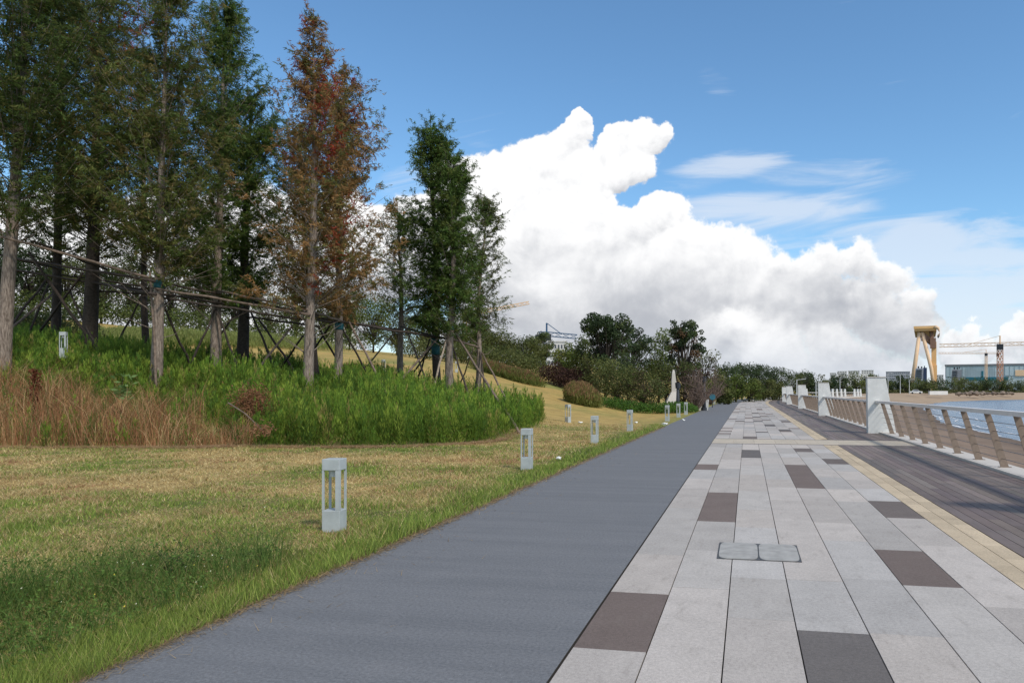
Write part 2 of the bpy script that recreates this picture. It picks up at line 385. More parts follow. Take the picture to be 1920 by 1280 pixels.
# planted bed outline (on the ground) and the strip of straw grass in front of its left end
FRONT = [T(a, b)[:2] for a, b in [(-160, 842), (0, 838), (200, 838), (380, 838), (450, 836), (600, 838), (700, 838), (800, 835), (900, 830), (945, 822), (1002, 802), (1022, 784)]]
BED = [tuple(p) for p in FRONT] + [(-11.5, 36.5), (-19, 35.5), (-27, 33), (-38, 29), (-38, 14)]
DRYF = [T(a, b)[:2] for a, b in [(-160, 842), (0, 838), (200, 838), (330, 838), (425, 838)]]
DRY = [tuple(p) for p in DRYF] + [(DRYF[-1][0] - .5, DRYF[-1][1] + 1.2), (-16.5, 21.2), (-20.5, 21.2), (-27.5, 20)]
def lawn_dry(x, y):
    """0 green .. 1 straw, over the lawn."""
    u = XL + bend(y) - x
    d = .63 + 1.6 * (fbm(x * .38, y * .38, 11, 4) - .5) + 1.1 * (fbm(x * 1.9, y * 1.9, 5, 3) - .5)
    d = d * sst(.15, 1.5 , u + .9 * (fbm(x * .6, y * .6, 21, 3) - .5)) + .05
    d = d + .28 * sst(26, 38, y)
    return np.clip(d, 0, 1)
STRAW = np.array([[.56, .44, .20], [.48, .36, .16], [.62, .51, .27], [.42, .29, .13]])
GREEN = np.array([[.20, .28, .05], [.27, .35, .07], [.15, .22, .045], [.33, .38, .09]])

def setting():
    # lawn and hillside: one sheet, finer near the path
    def sheet(xs, ys, fn, colfn):
        X, Y = np.meshgrid(xs, ys); Z = fn(X, Y); V = np.stack([X, Y, Z], -1).reshape(-1, 3); w = len(xs); h = len(ys)
        i = (np.arange(h - 1)[:, None] * w + np.arange(w - 1)[None]).ravel(); Q = np.stack([i, i + 1, i + w + 1, i + w], -1)
        return V, Q, colfn(V[:, 0], V[:, 1])
    def lc(x, y):
        k = lawn_dry(x, y)[:, None]; n = fbm(x * 3, y * 3, 9)[:, None]
        c = np.array([.085, .115, .03]) * (1 - k) + np.array([.42, .30, .12]) * k
        u = XL + bend(y) - x
        c = c * (.8 + .4 * n)
        far = (sst(24, 40, y))[:, None]
        c = c * (1 - far) + far * (np.array([.40, .275, .085]) * k + np.array([.16, .19, .04]) * (1 - k)) * (.85 + .3 * n)
        # mown stripes of greener turf next to the far path and green bands on the hill
        b = sst(.62, .75, fbm(x * .06 + 3, y * .1, 33, 3))[:, None] * far
        c = c * (1 - b * .6) + b * .6 * np.array([.15, .19, .045])
        return c
    us = np.concatenate([[-.12, -.03], np.arange(.0, 23, .25), np.arange(23, 60, 1.), np.arange(60, 196, 4.)])
    ys = np.concatenate([np.arange(-8, 32, .25), np.arange(32, 90, .6), np.arange(90, 262, 3.)])
    U, Y = np.meshgrid(us, ys); X = XL + bend(Y) - U; Z = np.where(U < -.05, -.2, np.where(U < .01, -.014, ground(X, Y) - .012))
    V = np.stack([X, Y, Z], -1).reshape(-1, 3); w = len(us)
    i = (np.arange(len(ys) - 1)[:, None] * w + np.arange(w - 1)[None]).ravel(); Q = np.stack([i, i + w, i + w + 1, i + 1], -1); c = lc(V[:, 0], V[:, 1])
    tag(mk('lawn', V, Q, M['lawn'], col=c, smooth=True), kind='structure')
    # grey path
    ysp = np.concatenate([np.arange(-8, 84, 1.), np.arange(84, 215, 2.)])
    rs = np.random.RandomState(5)
    n = 8; tt = np.linspace(0, 1, n)
    X = XL + tt[None] * (XR - .012 - XL) + bend(ysp)[:, None]; Y = np.repeat(ysp[:, None], n, 1); Z = .0 * X
    V = np.stack([X, Y, Z], -1).reshape(-1, 3); i = (np.arange(len(ysp) - 1)[:, None] * n + np.arange(n - 1)[None]).ravel()
    tag(mk('path', V, np.stack([i, i + 1, i + n + 1, i + n], -1), M['path']), kind='structure')
    # bedding under the paving
    b = MB()
    for a, c_ in zip(ysp[:-1], ysp[1:]):
        s0, s1 = float(bend(a)), float(bend(c_))
        b.add([[XR - .3 + s0, a, -.018], [4.75 + s0, a, -.018], [4.75 + s1, c_, -.018], [XR - .3 + s1, c_, -.018]], [[0, 1, 2, 3]])
    tag(b.build('pavement_bedding', M['joint']), kind='structure')
    # granite slabs, seven columns; the dark ones where they lie
    def yw(col, py):
        xm = XR + .45 * (col + .5); d = F * H / (py - CY)
        return (d + .197 * xm * 0 - (xm * FW[0])) / FW[1]
    dark = {0: [(1111, 1217), (870, 880)], 1: [(923, 977)], 2: [(843, 858)], 3: [(1184, 1300)], 4: [(871, 915)], 5: [(840, 847), (1031, 1099)], 6: [(860, 870), (939, 971)]}
    YB0, YB1 = yw(3, 832.5), yw(3, 822.5)
    m = MB()
    light = np.array([[.43, .39, .355], [.415, .39, .365], [.45, .405, .365], [.405, .375, .345]]); dk = np.array([[.155, .130, .118], [.135, .122, .115], [.175, .138, .122]])
    def slab(x0, x1, y0, y1, c, g=.0042, gy=.0025, z=0., zb=-.03):
        s0, s1 = float(bend(y0)), float(bend(y1)); e = rs.uniform(-.0012, .0012)
        m.hexa([[x0 + g + s0, y0 + gy, zb], [x1 - g + s0, y0 + gy, zb], [x1 - g + s1, y1 - gy, zb], [x0 + g + s1, y1 - gy, zb],
                [x0 + g + s0, y0 + gy, z + e], [x1 - g + s0, y0 + gy, z + e], [x1 - g + s1, y1 - gy, z + e], [x0 + g + s1, y1 - gy, z + e]], c)
    for cidx in range(7):
        x0 = XR + .45 * cidx; x1 = x0 + .45
        marks = sorted([(yw(cidx, b_), yw(cidx, a)) for a, b_ in dark[cidx]])
        y = -6.0; segs = []
        for a, b_ in marks + [(YB0, YB0)]:
            L = a - y; k = max(1, int(round(L / rs.uniform(1.25, 1.9))))
            ed = np.linspace(y, a, k + 1); ed[1:-1] += rs.uniform(-.25, .25, k - 1) * (L / k)
            segs += [(p, q, 0) for p, q in zip(ed[:-1], ed[1:])]
            if b_ > a: segs.append((a, b_, 1))
            y = b_
        y = YB1
        while y < 168:
            L = rs.choice([.62, 1.23, 1.85, 2.46]); dkk = rs.rand() < .17
            if dkk: L = rs.choice([.62, 1.23])
            segs.append((y, y + L, 1 if dkk else 0)); y += L
        for p, q, kd in segs:
            if q - p < .03: continue
            c = (dk if kd else light)[2 if (kd and cidx == 0) else rs.randint(3 if kd else 4)] * rs.uniform(.88, 1.1)
            slab(x0, x1, p, q, c, gy=.0012)
    # crossing band: pale stone between two dark strips
    for y0, y1, c, L in [(YB0, YB0 + .16, (.11, .105, .11), .9), (YB0 + .16, YB1 - .16, (.46, .40, .32), .62), (YB1 - .16, YB1, (.11, .105, .11), .9)]:
        x = XR
        while x < 4.6:
            x2 = min(x + L, 4.68); slab(x, x2, y0, y1, np.array(c) * rs.uniform(.9, 1.08), .002, .001); x = x2
    # two rows of buff setts
    for r_ in range(2):
        x0 = 2.118 + .2 * r_; y = -6. + .3 * r_
        while y < 168:
            y2 = y + .6
            if not (y2 > YB0 and y < YB1): slab(x0, x0 + .2, y, y2, np.array([.50, .405, .285]) * rs.uniform(.86, 1.1), .004, .001)
            elif y < YB0 - .05: slab(x0, x0 + .2, y, YB0, np.array([.50, .405, .285]), .004, .001)
            y = y2
    tag(m.build('pavement', M['slab'], col=True), kind='structure')
    # timber-look deck
    m = MB(); nb = 14; wd = (4.68 - 2.525) / nb
    for k in range(nb):
        y = -6. - rs.uniform(0, 2.5)
        base = np.array([.165, .132, .115]) * rs.uniform(.85, 1.15)
        while y < 168:
            y2 = y + 2.9; c = base * rs.uniform(.82, 1.18) + rs.uniform(-.006, .006, 3)
            for a, b_ in ([(y, y2)] if (y2 < YB0 or y > YB1) else [(y, min(y2, YB0)), (max(y, YB1), y2)]):
                if b_ - a > .03:
                    x0 = 2.525 + wd * k; s0, s1 = float(bend(a)), float(bend(b_)); g = .0045
                    m.hexa([[x0 + g + s0, a + .002, -.03], [x0 + wd - g + s0, a + .002, -.03], [x0 + wd - g + s1, b_ - .002, -.03], [x0 + g + s1, b_ - .002, -.03],
                            [x0 + g + s0, a + .002, .001], [x0 + wd - g + s0, a + .002, .001], [x0 + wd - g + s1, b_ - .002, .001], [x0 + g + s1, b_ - .002, .001]], c)
            y = y2
    tag(m.build('promenade_deck', M['plank'], col=True), kind='structure')
    # coping stones on the sea wall
    m = MB(); w = MB(); y = -6.
    while y < 168:
        s0, s1 = float(bend(y)), float(bend(y + 1.2)); g = .004
        m.hexa([[4.68 + s0, y + g, -.1], [5.24 + s0, y + g, -.1], [5.24 + s1, y + 1.2 - g, -.1], [4.68 + s1, y + 1.2 - g, -.1],
                [4.69 + s0, y + g, .05], [5.23 + s0, y + g, .05], [5.23 + s1, y + 1.2 - g, .05], [4.69 + s1, y + 1.2 - g, .05]])
        w.hexa([[4.70 + s0, y, -3], [5.16 + s0, y, -3], [5.16 + s1, y + 1.2, -3], [4.70 + s1, y + 1.2, -3], [4.70 + s0, y, -.1], [5.16 + s0, y, -.1], [5.16 + s1, y + 1.2, -.1], [4.70 + s1, y + 1.2, -.1]])
        y += 1.2
    sw = w.build('sea_wall', M['wall']); tag(sw, 'grey concrete sea wall with pale coping stones under the railing', 'sea wall')
    m.build('coping', M['coping'], sw)
    # beach and sea
    WL = [G(a, b, -2.)[:2] for a, b in [(2500, 1090), (2150, 900), (1913, 826), (1773, 795), (1730, 766), (1738, 757), (1775, 752.5), (1850, 750), (1920, 749), (2300, 746), (2700, 744)]]
    WL = np.array(WL)
    def sd(x, y):
        best = np.full(x.shape, 1e9)
        for (x0, y0), (x1, y1) in zip(WL[:-1], WL[1:]):
            dx, dy = x1 - x0, y1 - y0; t = np.clip(((x - x0) * dx + (y - y0) * dy) / (dx * dx + dy * dy), 0, 1)
            best = np.minimum(best, np.hypot(x - x0 - t * dx, y - y0 - t * dy))
        poly = [tuple(p) for p in WL] + [(900, 300), (900, -60), (20, -60)]
        return np.where(inpoly(x, y, poly), -best, best)
    def fz(X, Y):
        d = sd(X, Y); far = sst(120, 220, Y)
        return -2. + np.where(d > 0, (.075 + .05 * far) * np.minimum(d, 60), .06 * np.maximum(d, -40)) * 1. + .10 * (fbm(X * .35, Y * .35, 8) - .5) - .0
    def bc(x, y):
        d = sd(x, y); n = fbm(x * .5, y * .5, 4)[:, None]; wet = sst(4.5, 0, d)[:, None]
        c = np.array([.235, .165, .115]) * (.75 + .5 * n); c = c * (1 - wet * .45)
        far = sst(150, 230, y)[:, None]; return c * (1 - far) + far * np.array([.36, .26, .17]) * (.8 + .4 * n)
    xs = np.concatenate([np.arange(5.1, 40, .6), np.arange(40, 420, 6.)]); ys = np.concatenate([np.arange(-20, 110, .8), np.arange(110, 330, 3.), np.arange(330, 560, 8.)])
    V, Q, c = sheet(xs, ys, fz, bc)
    V[:, 2] = np.where(V[:, 0] < 5.2 + bend(V[:, 1]) - .3, -2.9, np.minimum(V[:, 2], -.55 + 1.2 * sst(150, 300, V[:, 1])))
    tag(mk('beach', V, Q, M['sand'], col=c, smooth=True), kind='structure')
    xs = np.concatenate([np.arange(6, 120, 3.), np.arange(120, 1000, 40.)]); ys = np.concatenate([np.arange(-60, 330, 3.), np.arange(330, 640, 10.)])
    X, Y = np.meshgrid(xs, ys); V = np.stack([X, Y, 0 * X - 2.], -1).reshape(-1, 3); n = len(xs)
    i = (np.arange(len(ys) - 1)[:, None] * n + np.arange(n - 1)[None]).ravel()
    tag(mk('water', V, np.stack([i, i + 1, i + n + 1, i + n], -1), M['sea']), kind='structure')
    # foam along the near waterline
    m = MB()
    seg = WL[1:5]
    for (p, q) in zip(seg[:-1], seg[1:]):
        L = np.hypot(*(q - p)); k = int(L / .8); nrm = np.array([(q - p)[1], -(q - p)[0]]) / L
        for row, (off, wid) in enumerate([(.2, .35), (1.9, .25), (4.2, .2)]):
            for t in np.arange(k) / k:
                a = p + (q - p) * t; b_ = p + (q - p) * (t + 1. / k)
                f = lambda pt: off + 1.4 * (fbm(pt[0] * .13 + row * 9, pt[1] * .13, 6) - .5)
                wv = wid * max(0, fbm(a[0] * .3 + row * 5, a[1] * .3, 12) * 2.4 - .75)
                if wv < .03: continue
                a0 = a + nrm * f(a); b0 = b_ + nrm * f(b_)
                m.add([[*a0, -1.975], [*b0, -1.975], [*(b0 + nrm * wv), -1.965], [*(a0 + nrm * wv), -1.965]], [[0, 1, 2, 3]])
    if m.n: tag(m.build('foam', M['foam']), 'thin white foam line where small waves meet the brown beach', 'foam', kind='stuff')
    # far land and catch-all ground out to the horizon
    m = MB(); A = [(-3000, 275.), (50, 275.), (70, 300), (86, 335), (106, 356), (220, 445), (376, 536), (900, 620), (4500, 720)]
    V = [[x, y, .15] for x, y in A] + [[x * 1.6, 7000, .15] for x, y in A]
    m.add(V, [[i, i + 1, i + len(A) + 1, i + len(A)] for i in range(len(A) - 1)])
    tag(m.build('far_land', M['far']), kind='structure')
    a = 7500.; tag(MB().add([[-a, -a, -3.2], [a, -a, -3.2], [a, a, -3.2], [-a, a, -3.2]], [[0, 1, 2, 3]]).build('ground', M['far']), kind='structure')
setting()

# ------------------------------------------------------------------ leaves and blades
def leaves(C, D, L, Wd, col):
    """Diamond leaf at each centre C along D (unit) of length L and width Wd."""
    n = len(C); rs = np.random.RandomState(n % 9973)
    r = rs.normal(size=(n, 3)); s = np.cross(D, r); s /= np.linalg.norm(s, axis=1)[:, None] + 1e-9
    L = np.broadcast_to(L, (n,))[:, None]; Wd = np.broadcast_to(Wd, (n,))[:, None]
    V = np.stack([C - D * L * .5, C + s * Wd * .5 - D * L * .05, C + D * L * .5, C - s * Wd * .5 - D * L * .05], 1).reshape(-1, 3)
    return V, np.arange(4 * n).reshape(n, 4), np.repeat(col, 4, 0)
def blades(B, h, w, lean, col, bend2=False, rs=None):
    """Grass blades rooted at B: tapered triangles (or bent two-piece blades)."""
    n = len(B); a = rs.uniform(0, 2 * math.pi, n); s = np.stack([np.cos(a), np.sin(a), 0 * a], 1) * (np.broadcast_to(w, (n,)) * .5)[:, None]
    la = rs.uniform(0, 2 * math.pi, n); ld = np.stack([np.cos(la), np.sin(la), 0 * la], 1) * (np.broadcast_to(lean, (n,)) * h)[:, None]
    up = np.zeros((n, 3)); up[:, 2] = h
    if not bend2:
        V = np.stack([B - s, B + s, B + ld + up], 1).reshape(-1, 3); return V, [np.arange(3 * n).reshape(n, 3)], np.repeat(col, 3, 0)
    mid = B + ld * .35 + up * .62; tip = B + ld + up * .95
    V = np.stack([B - s, B + s, mid + s * .7, mid - s * .7, tip], 1).reshape(-1, 3); k = np.arange(n)[:, None] * 5
    return V, [k + np.array([[0, 1, 2, 3]]), k + np.array([[3, 2, 4]])], np.repeat(col, 5, 0)

def grass():
    rs = np.random.RandomState(1)
    n = 420000
    d = np.exp(rs.uniform(math.log(3.2), math.log(34), n)); xc = rs.uniform(-1.0, .12, n)
    X = d[:, None] * (FW[None, :2] + xc[:, None] * RT[None, :2]); x, y = X[:, 0], X[:, 1]; u = XL + bend(y) - x
    edge = .05 * (fbm(x * 0 + 3, y * 2.5, 2) - .5) * 2
    k = (u > -.02 + edge) & ~inpoly(x, y, BED); x, y, u, d = x[k], y[k], u[k], d[k]; n = len(x)
    dry = lawn_dry(x, y); isd = rs.rand(n) < dry
    sh = fbm(x * 1.5, y * 1.5, 17, 4)
    col = np.where(isd[:, None], STRAW[rs.randint(0, 4, n)], GREEN[rs.randint(0, 4, n)]) * (rs.uniform(.65, 1.25, n) * (.8 + .45 * fbm(x * 2.6, y * 2.6, 77, 3)))[:, None]
    red = (fbm(x * .9, y * .9, 41, 4) + .12 * rs.normal(size=n) > .72) & isd; col[red] = np.array([.38, .22, .12]) * rs.uniform(.8, 1.2, red.sum())[:, None]
    edgeg = sst(.9, .1, u)
    h = (.022 + .06 * sst(.35, .8, sh) + .075 * edgeg * rs.uniform(.3, 1, n)) * rs.uniform(.6, 1.3, n)
    w = np.clip(.0011 * d, .0035, .02) * rs.uniform(.8, 1.3, n)
    lean = np.where(isd, rs.uniform(.4, 1.8, n), rs.uniform(.15, .8, n))
    z = ground(x, y) - .008
    V, Fc, c = blades(np.stack([x, y, z], 1), h, w, lean, col, rs=rs)
    tag(mk('grass', V, Fc, M['blade'], col=c), 'short patchy lawn grass, straw yellow with greener strips beside the grey path', 'grass', kind='stuff')
    # dead straw along the path edge, lying almost flat and spilling on the path
    n = 14000; y = np.exp(rs.uniform(math.log(2.2), math.log(32), n)); u = rs.normal(-.015, .06, n) - (rs.rand(n) < .04) * rs.exponential(.25, n); x = XL - u
    col = np.array([.36, .26, .14])[None] * rs.uniform(.5, 1.25, n)[:, None]
    V, Fc, c = blades(np.stack([x, y, np.full(n, .004)], 1), rs.uniform(.006, .03, n), np.clip(.0012 * y, .003, .012), rs.uniform(2, 6, n), col, rs=rs)
    tag(mk('straw_litter', V, Fc, M['straw'], col=c), 'dead straw and clippings scattered along the edge of the grey path', 'straw', kind='stuff')
    # tall green weeds near the camera
    n = 34000; y = rs.uniform(1.6, 7.2, n); u = rs.uniform(.3, 3.4, n); x = XL - u
    dens = sst(.28, .7, u) * sst(2.6, 1.3, u - .25 * (5 - y) * (y < 5)) * sst(6.6, 5.2, y) * (.35 + .9 * fbm(x * 1.6, y * 1.6, 7))
    k = rs.rand(n) < dens; x, y, u = x[k], y[k], u[k]; n = len(x)
    col = np.array([[.075, .135, .028], [.105, .18, .04], [.15, .23, .055], [.24, .30, .085], [.30, .27, .11]])[rs.choice(5, n, p=[.36, .28, .18, .12, .06])] * rs.uniform(.7, 1.15, n)[:, None]
    hh = (.08 + .38 * sst(.25, .8, fbm(x * 1.7, y * 1.7, 27, 3))) * rs.uniform(.45, 1.4, n)
    B = np.stack([x, y, ground(x, y) - .01], 1)
    V, Fc, c = blades(B, hh, rs.uniform(.0025, .006, n), rs.uniform(.2, 1.3, n), col, True, rs)
    # broad little leaves of the clover and cress among them
    nl = 9000; q = rs.randint(0, n, nl); C = B[q] + rs.normal(0, .03, (nl, 3)) * [1, 1, 0]; C[:, 2] += hh[q] * rs.uniform(.3, 1.05, nl)
    D = rs.normal(size=(nl, 3)); D[:, 2] *= .4; D /= np.linalg.norm(D, axis=1)[:, None]
    V2, Q2, c2 = leaves(C, D, rs.uniform(.015, .04, nl), rs.uniform(.008, .02, nl), np.array([.10, .17, .035])[None] * rs.uniform(.6, 1.5, nl)[:, None])
    tag(mk('weeds', np.vstack([V, V2]), [Fc[0], Fc[1], Q2 + len(V)], M['blade'], col=np.vstack([c, c2])), 'dark green tangle of tall weeds and clover on the verge near the path', 'weeds', kind='stuff')
    # small white and yellow flowers in the weeds
    nf = 70; q = rs.randint(0, n, nf); C = B[q].copy(); C[:, 2] += hh[q] * rs.uniform(.7, 1.1, nf); m = []
    V, Q, c = [], [], []
    for i in range(nf):
        a = rs.uniform(0, 6, 1); cc = (.75, .75, .55) if rs.rand() < .7 else (.75, .6, .08)
        th = a + np.arange(6) * math.pi / 3; r_ = rs.uniform(.003, .006)
        V.append(np.stack([C[i, 0] + r_ * np.cos(th), C[i, 1] + r_ * np.sin(th), C[i, 2] + 0 * th + .004 * np.sin(th)], 1)); Q.append(np.array([[0, 1, 2, 3], [0, 3, 4, 5]]) + 6 * i); c.append(np.tile(cc, (6, 1)))
    tag(mk('wildflowers', np.vstack(V), np.vstack(Q), M['petal'], col=np.vstack(c)), 'tiny pale and yellow wildflowers dotted among the verge weeds', 'flowers', kind='stuff')
    # a taller leafy weed with arching stems
    for (px, py, hgt, lab) in [(318, 1085, .42, 'tallest leafy weed with drooping leaflets rising above the verge weeds'), (352, 1078, .30, 'lower leafy weed beside the tallest weed on the verge'), (487, 1048, .2, 'small dark leafy weed at the far end of the verge weeds')]:
        b0 = T(px, py); t = empty('leafy_weed', b0, lab, 'weed', 'leafy weeds on the verge'); m = MB(); Cs, Ds = [], []
        for s in range(7):
            a = rs.uniform(0, 6.28); ln = rs.uniform(.1, .25); tt = np.linspace(0, 1, 6)
            pts = b0 + np.stack([np.cos(a) * ln * tt ** 1.6, np.sin(a) * ln * tt ** 1.6, hgt * rs.uniform(.65, 1) * tt - .05 * tt ** 3], 1)
            m.tube(pts, np.linspace(.003, .0012, 6), 4)
            for q in range(14):
                k = rs.uniform(.3, 1); p = pts[int(k * 5)]; Cs.append(p + rs.normal(0, .018, 3)); dd = rs.normal(size=3); dd[2] -= .4; Ds.append(dd / np.linalg.norm(dd))
        m.build('stem', M['barkd'], t)
        V, Q, c = leaves(np.array(Cs), np.array(Ds), rs.uniform(.025, .05, len(Cs)), rs.uniform(.010, .018, len(Cs)), np.array([.06, .115, .03])[None] * rs.uniform(.6, 1.4, len(Cs))[:, None])
        mk('foliage', V, Q, M['leaf'], t, c)
grass()

# ------------------------------------------------------------------ planted bed
def bed():
    rs = np.random.RandomState(2)
    n = 19000; x = rs.uniform(-36, -7, n); y = rs.uniform(13, 38, n)
    k = inpoly(x, y, BED) & ~(inpoly(x + 2.4 * (fbm(x * .8, y * .8, 90, 3) - .5), y, DRY) & (rs.rand(n) < .93)); x, y = x[k], y[k]
    dcam = x * FW[0] + y * FW[1]; lat = x * RT[0] + y * RT[1]; k = (lat / dcam > -.98); x, y = x[k], y[k]; n = len(x)
    cl = fbm(x * .55, y * .55, 51, 3); hh = (.62 + .85 * sst(.25, .8, cl)) * rs.uniform(.6, 1.15, n); z = ground(x, y)
    nb = 62; q = np.repeat(np.arange(n), nb); N = len(q)
    s = rs.uniform(0, 1, N) ** .85; a = rs.uniform(0, 6.283, N)
    wid = rs.uniform(.12, .26, n); rr = wid[q] * (1.05 - s) ** .6 * np.sqrt(rs.rand(N))
    tilt = rs.uniform(.1, .95, N) * (1.1 - .75 * s)
    D = np.stack([np.cos(a) * np.sin(tilt), np.sin(a) * np.sin(tilt), np.cos(tilt)], 1)
    lean = rs.normal(0, .16, (n, 2))
    C = np.stack([x[q] + lean[q, 0] * s * hh[q] + rr * np.cos(a), y[q] + lean[q, 1] * s * hh[q] + rr * np.sin(a), z[q] + s * hh[q]], 1)
    pal = np.array([[.10, .178, .024], [.145, .225, .030], [.070, .130, .022], [.20, .265, .04]])
    base = pal[rs.randint(0, 4, n)] * (.7 + .65 * fbm(x * .35, y * .35, 61, 3))[:, None]
    yel = (rs.rand(n) < .04); base[yel] = [.26, .22, .07]
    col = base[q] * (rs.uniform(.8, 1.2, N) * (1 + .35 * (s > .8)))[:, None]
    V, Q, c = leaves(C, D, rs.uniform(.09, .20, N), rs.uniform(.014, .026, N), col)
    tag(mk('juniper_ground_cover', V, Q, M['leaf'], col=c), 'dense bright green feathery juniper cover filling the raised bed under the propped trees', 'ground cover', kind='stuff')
    # dark litter on the bed floor
    # straw-coloured tall grass at the left front
    n = 30000; x = rs.uniform(-30, -13, n); y = rs.uniform(13, 23, n); k = inpoly(x, y, BED) & inpoly(x + 2.4 * (fbm(x * .8, y * .8, 90, 3) - .5) + rs.normal(0, .25, n), y, DRY); x, y = x[k], y[k]; n = len(x)
    tuft = fbm(x * 1.1, y * 1.1, 71, 3); k = rs.rand(n) < sst(.25, .6, tuft) + .15; x, y, tuft = x[k], y[k], tuft[k]; n = len(x)
    hh = (.25 + 1.65 * sst(.2, .85, tuft)) * rs.uniform(.45, 1.2, n) * (.55 + .45 * sst(-14.3, -18, x))
    col = np.array([[.42, .225, .11], [.36, .17, .085], [.54, .36, .19], [.25, .13, .06], [.14, .18, .05]])[rs.choice(5, n, p=[.27, .24, .2, .14, .15])] * (rs.uniform(.65, 1.2, n) * (.65 + .7 * fbm(x * 1.6, y * 1.6, 88, 3)))[:, None]
    V, Fc, c = blades(np.stack([x, y, ground(x, y) - .02], 1), hh, rs.uniform(.010, .020, n), rs.uniform(.1, .95, n), col, True, rs)
    tag(mk('dry_grass', V, Fc, M['straw'], col=c), 'tall russet and straw coloured dry grass at the left front of the bed', 'dry grass', kind='stuff')
    # cut straw swath lying along the foot of the bed
    n = 12000; t = rs.uniform(0, len(FRONT) - 2.2, n); i = t.astype(int); f = t - i; FR = np.array(FRONT)
    p = FR[i] * (1 - f)[:, None] + FR[i + 1] * f[:, None]; p += rs.normal(0, .16, (n, 2)) + np.array([.08, -.28])
    col = np.array([[.42, .27, .15], [.34, .2, .11], [.46, .33, .19]])[rs.randint(0, 3, n)] * rs.uniform(.7, 1.2, n)[:, None]
    V, Fc, c = blades(np.stack([p[:, 0], p[:, 1], ground(p[:, 0], p[:, 1]) + .01], 1), rs.uniform(.01, .08, n), .012, rs.uniform(2, 5, n), col, rs=rs)
    tag(mk('straw_swath', V, Fc, M['straw'], col=c), 'pale cut straw lying in a line along the foot of the bed', 'straw', kind='stuff')
    # one dead brown juniper hanging over the front, and its fallen branch
    p = T(468, 826) + np.array([-.25, .5, 0]); t = empty('dead_shrub', p, 'dead russet brown juniper clump on the front slope of the green bed', 'dead shrub')
    C = p + np.array([0, 0, 1.15]) + rs.normal(0, 1, (2600, 3)) * [.28, .28, .26]; D = rs.normal(size=(2600, 3)); D[:, 2] -= .3; D /= np.linalg.norm(D, axis=1)[:, None]
    V, Q, c = leaves(C, D, rs.uniform(.06, .14, 2600), .03, np.array([[.26, .12, .06], [.33, .17, .09], [.2, .1, .05]])[rs.randint(0, 3, 2600)]); mk('foliage', V, Q, M['leaf'], t, c)
    m = MB()
    for s in range(9): e = p + np.array([0, 0, 1.15]) + rs.normal(0, .22, 3); m.tube([p + [0, 0, .0], p * .5 + e * .5 + rs.normal(0, .06, 3), e], [.022, .013, .006], 5)
    m.build('stem', M['pole'], t)
    a = P(428, 755, 21.3); b = P(492, 806, 20.4); mt = MB().tube([a, a * .5 + b * .5 + [0, 0, .08], b], [.022, .018, .01], 6)
    o = mt.build('broken_branch', M['pole']); tag(o, 'thin broken branch with brown leaves hanging down the bed front', 'branch')
    C = b + rs.normal(0, 1, (260, 3)) * [.14, .14, .09]; D = rs.normal(size=(260, 3)); D /= np.linalg.norm(D, axis=1)[:, None]
    V, Q, c = leaves(C, D, .10, .03, np.tile([[.34, .18, .1]], (260, 1)) * rs.uniform(.7, 1.2, 260)[:, None]); ol = mk('foliage', V, Q, M['leaf'], None, c); ol.parent = o
    # red dock stalk and a leafy green thistle standing out of the bed
    p = onground(66, 23.2); C = p + np.stack([rs.normal(0, .07, 900), rs.normal(0, .07, 900), rs.uniform(.5, 1.75, 900)], 1); D = rs.normal(size=(900, 3)) + [0, 0, 1.2]; D /= np.linalg.norm(D, axis=1)[:, None]
    t = empty('dock_plant', p, 'rusty red dock stalk standing in the green bed at the left', 'plant')
    V, Q, c = leaves(C, D, .09, .035, np.tile([[.17, .055, .03]], (900, 1)) * rs.uniform(.6, 1.4, 900)[:, None]); mk('seed_head', V, Q, M['leaf'], t, c)
    MB().tube([p, p + [.02, 0, 1.7]], [.015, .006], 5).build('stem', M['barkd'], t)
    p = onground(228, 24.0); t = empty('milk_thistle', p, 'pale green broad leaved weed poking out of the bed beside the pale trunk', 'plant')
    C = p + np.stack([rs.normal(0, .16, 60), rs.normal(0, .16, 60), rs.uniform(.7, 1.5, 60)], 1); D = rs.normal(size=(60, 3)); D[:, 2] *= .4; D /= np.linalg.norm(D, axis=1)[:, None]
    V, Q, c = leaves(C, D, .26, .09, np.tile([[.17, .27, .09]], (60, 1)) * rs.uniform(.8, 1.2, 60)[:, None]); mk('foliage', V, Q, M['leaf'], t, c)
    MB().tube([p, p + [.03, 0, 1.5]], [.015, .006], 5).build('stem', M['barkd'], t)
bed()

# ------------------------------------------------------------------ trees
PAL = {
 'dark': [[.058, .092, .022], [.078, .118, .028], [.092, .122, .030], [.11, .112, .030]],
 'green': [[.080, .140, .030], [.11, .175, .038], [.125, .155, .036], [.080, .12, .030]],
 'olive': [[.105, .138, .034], [.135, .150, .040], [.085, .122, .030], [.18, .145, .048]],
 'rust': [[.30, .175, .065], [.23, .16, .056], [.15, .155, .046], [.36, .20, .08]],
 'thin': [[.095, .125, .038], [.12, .15, .045], [.135, .130, .045], [.08, .105, .036]],
 'pine': [[.052, .080, .036], [.070, .104, .042], [.090, .116, .042], [.054, .074, .036]],
 'fresh': [[.105, .140, .030], [.130, .165, .038], [.085, .115, .030], [.15, .16, .04]],
 'maroon': [[.070, .034, .028], [.052, .030, .024], [.09, .05, .032]],
 'bush': [[.10, .125, .036], [.13, .15, .046], [.145, .15, .05], [.08, .098, .034]],
}
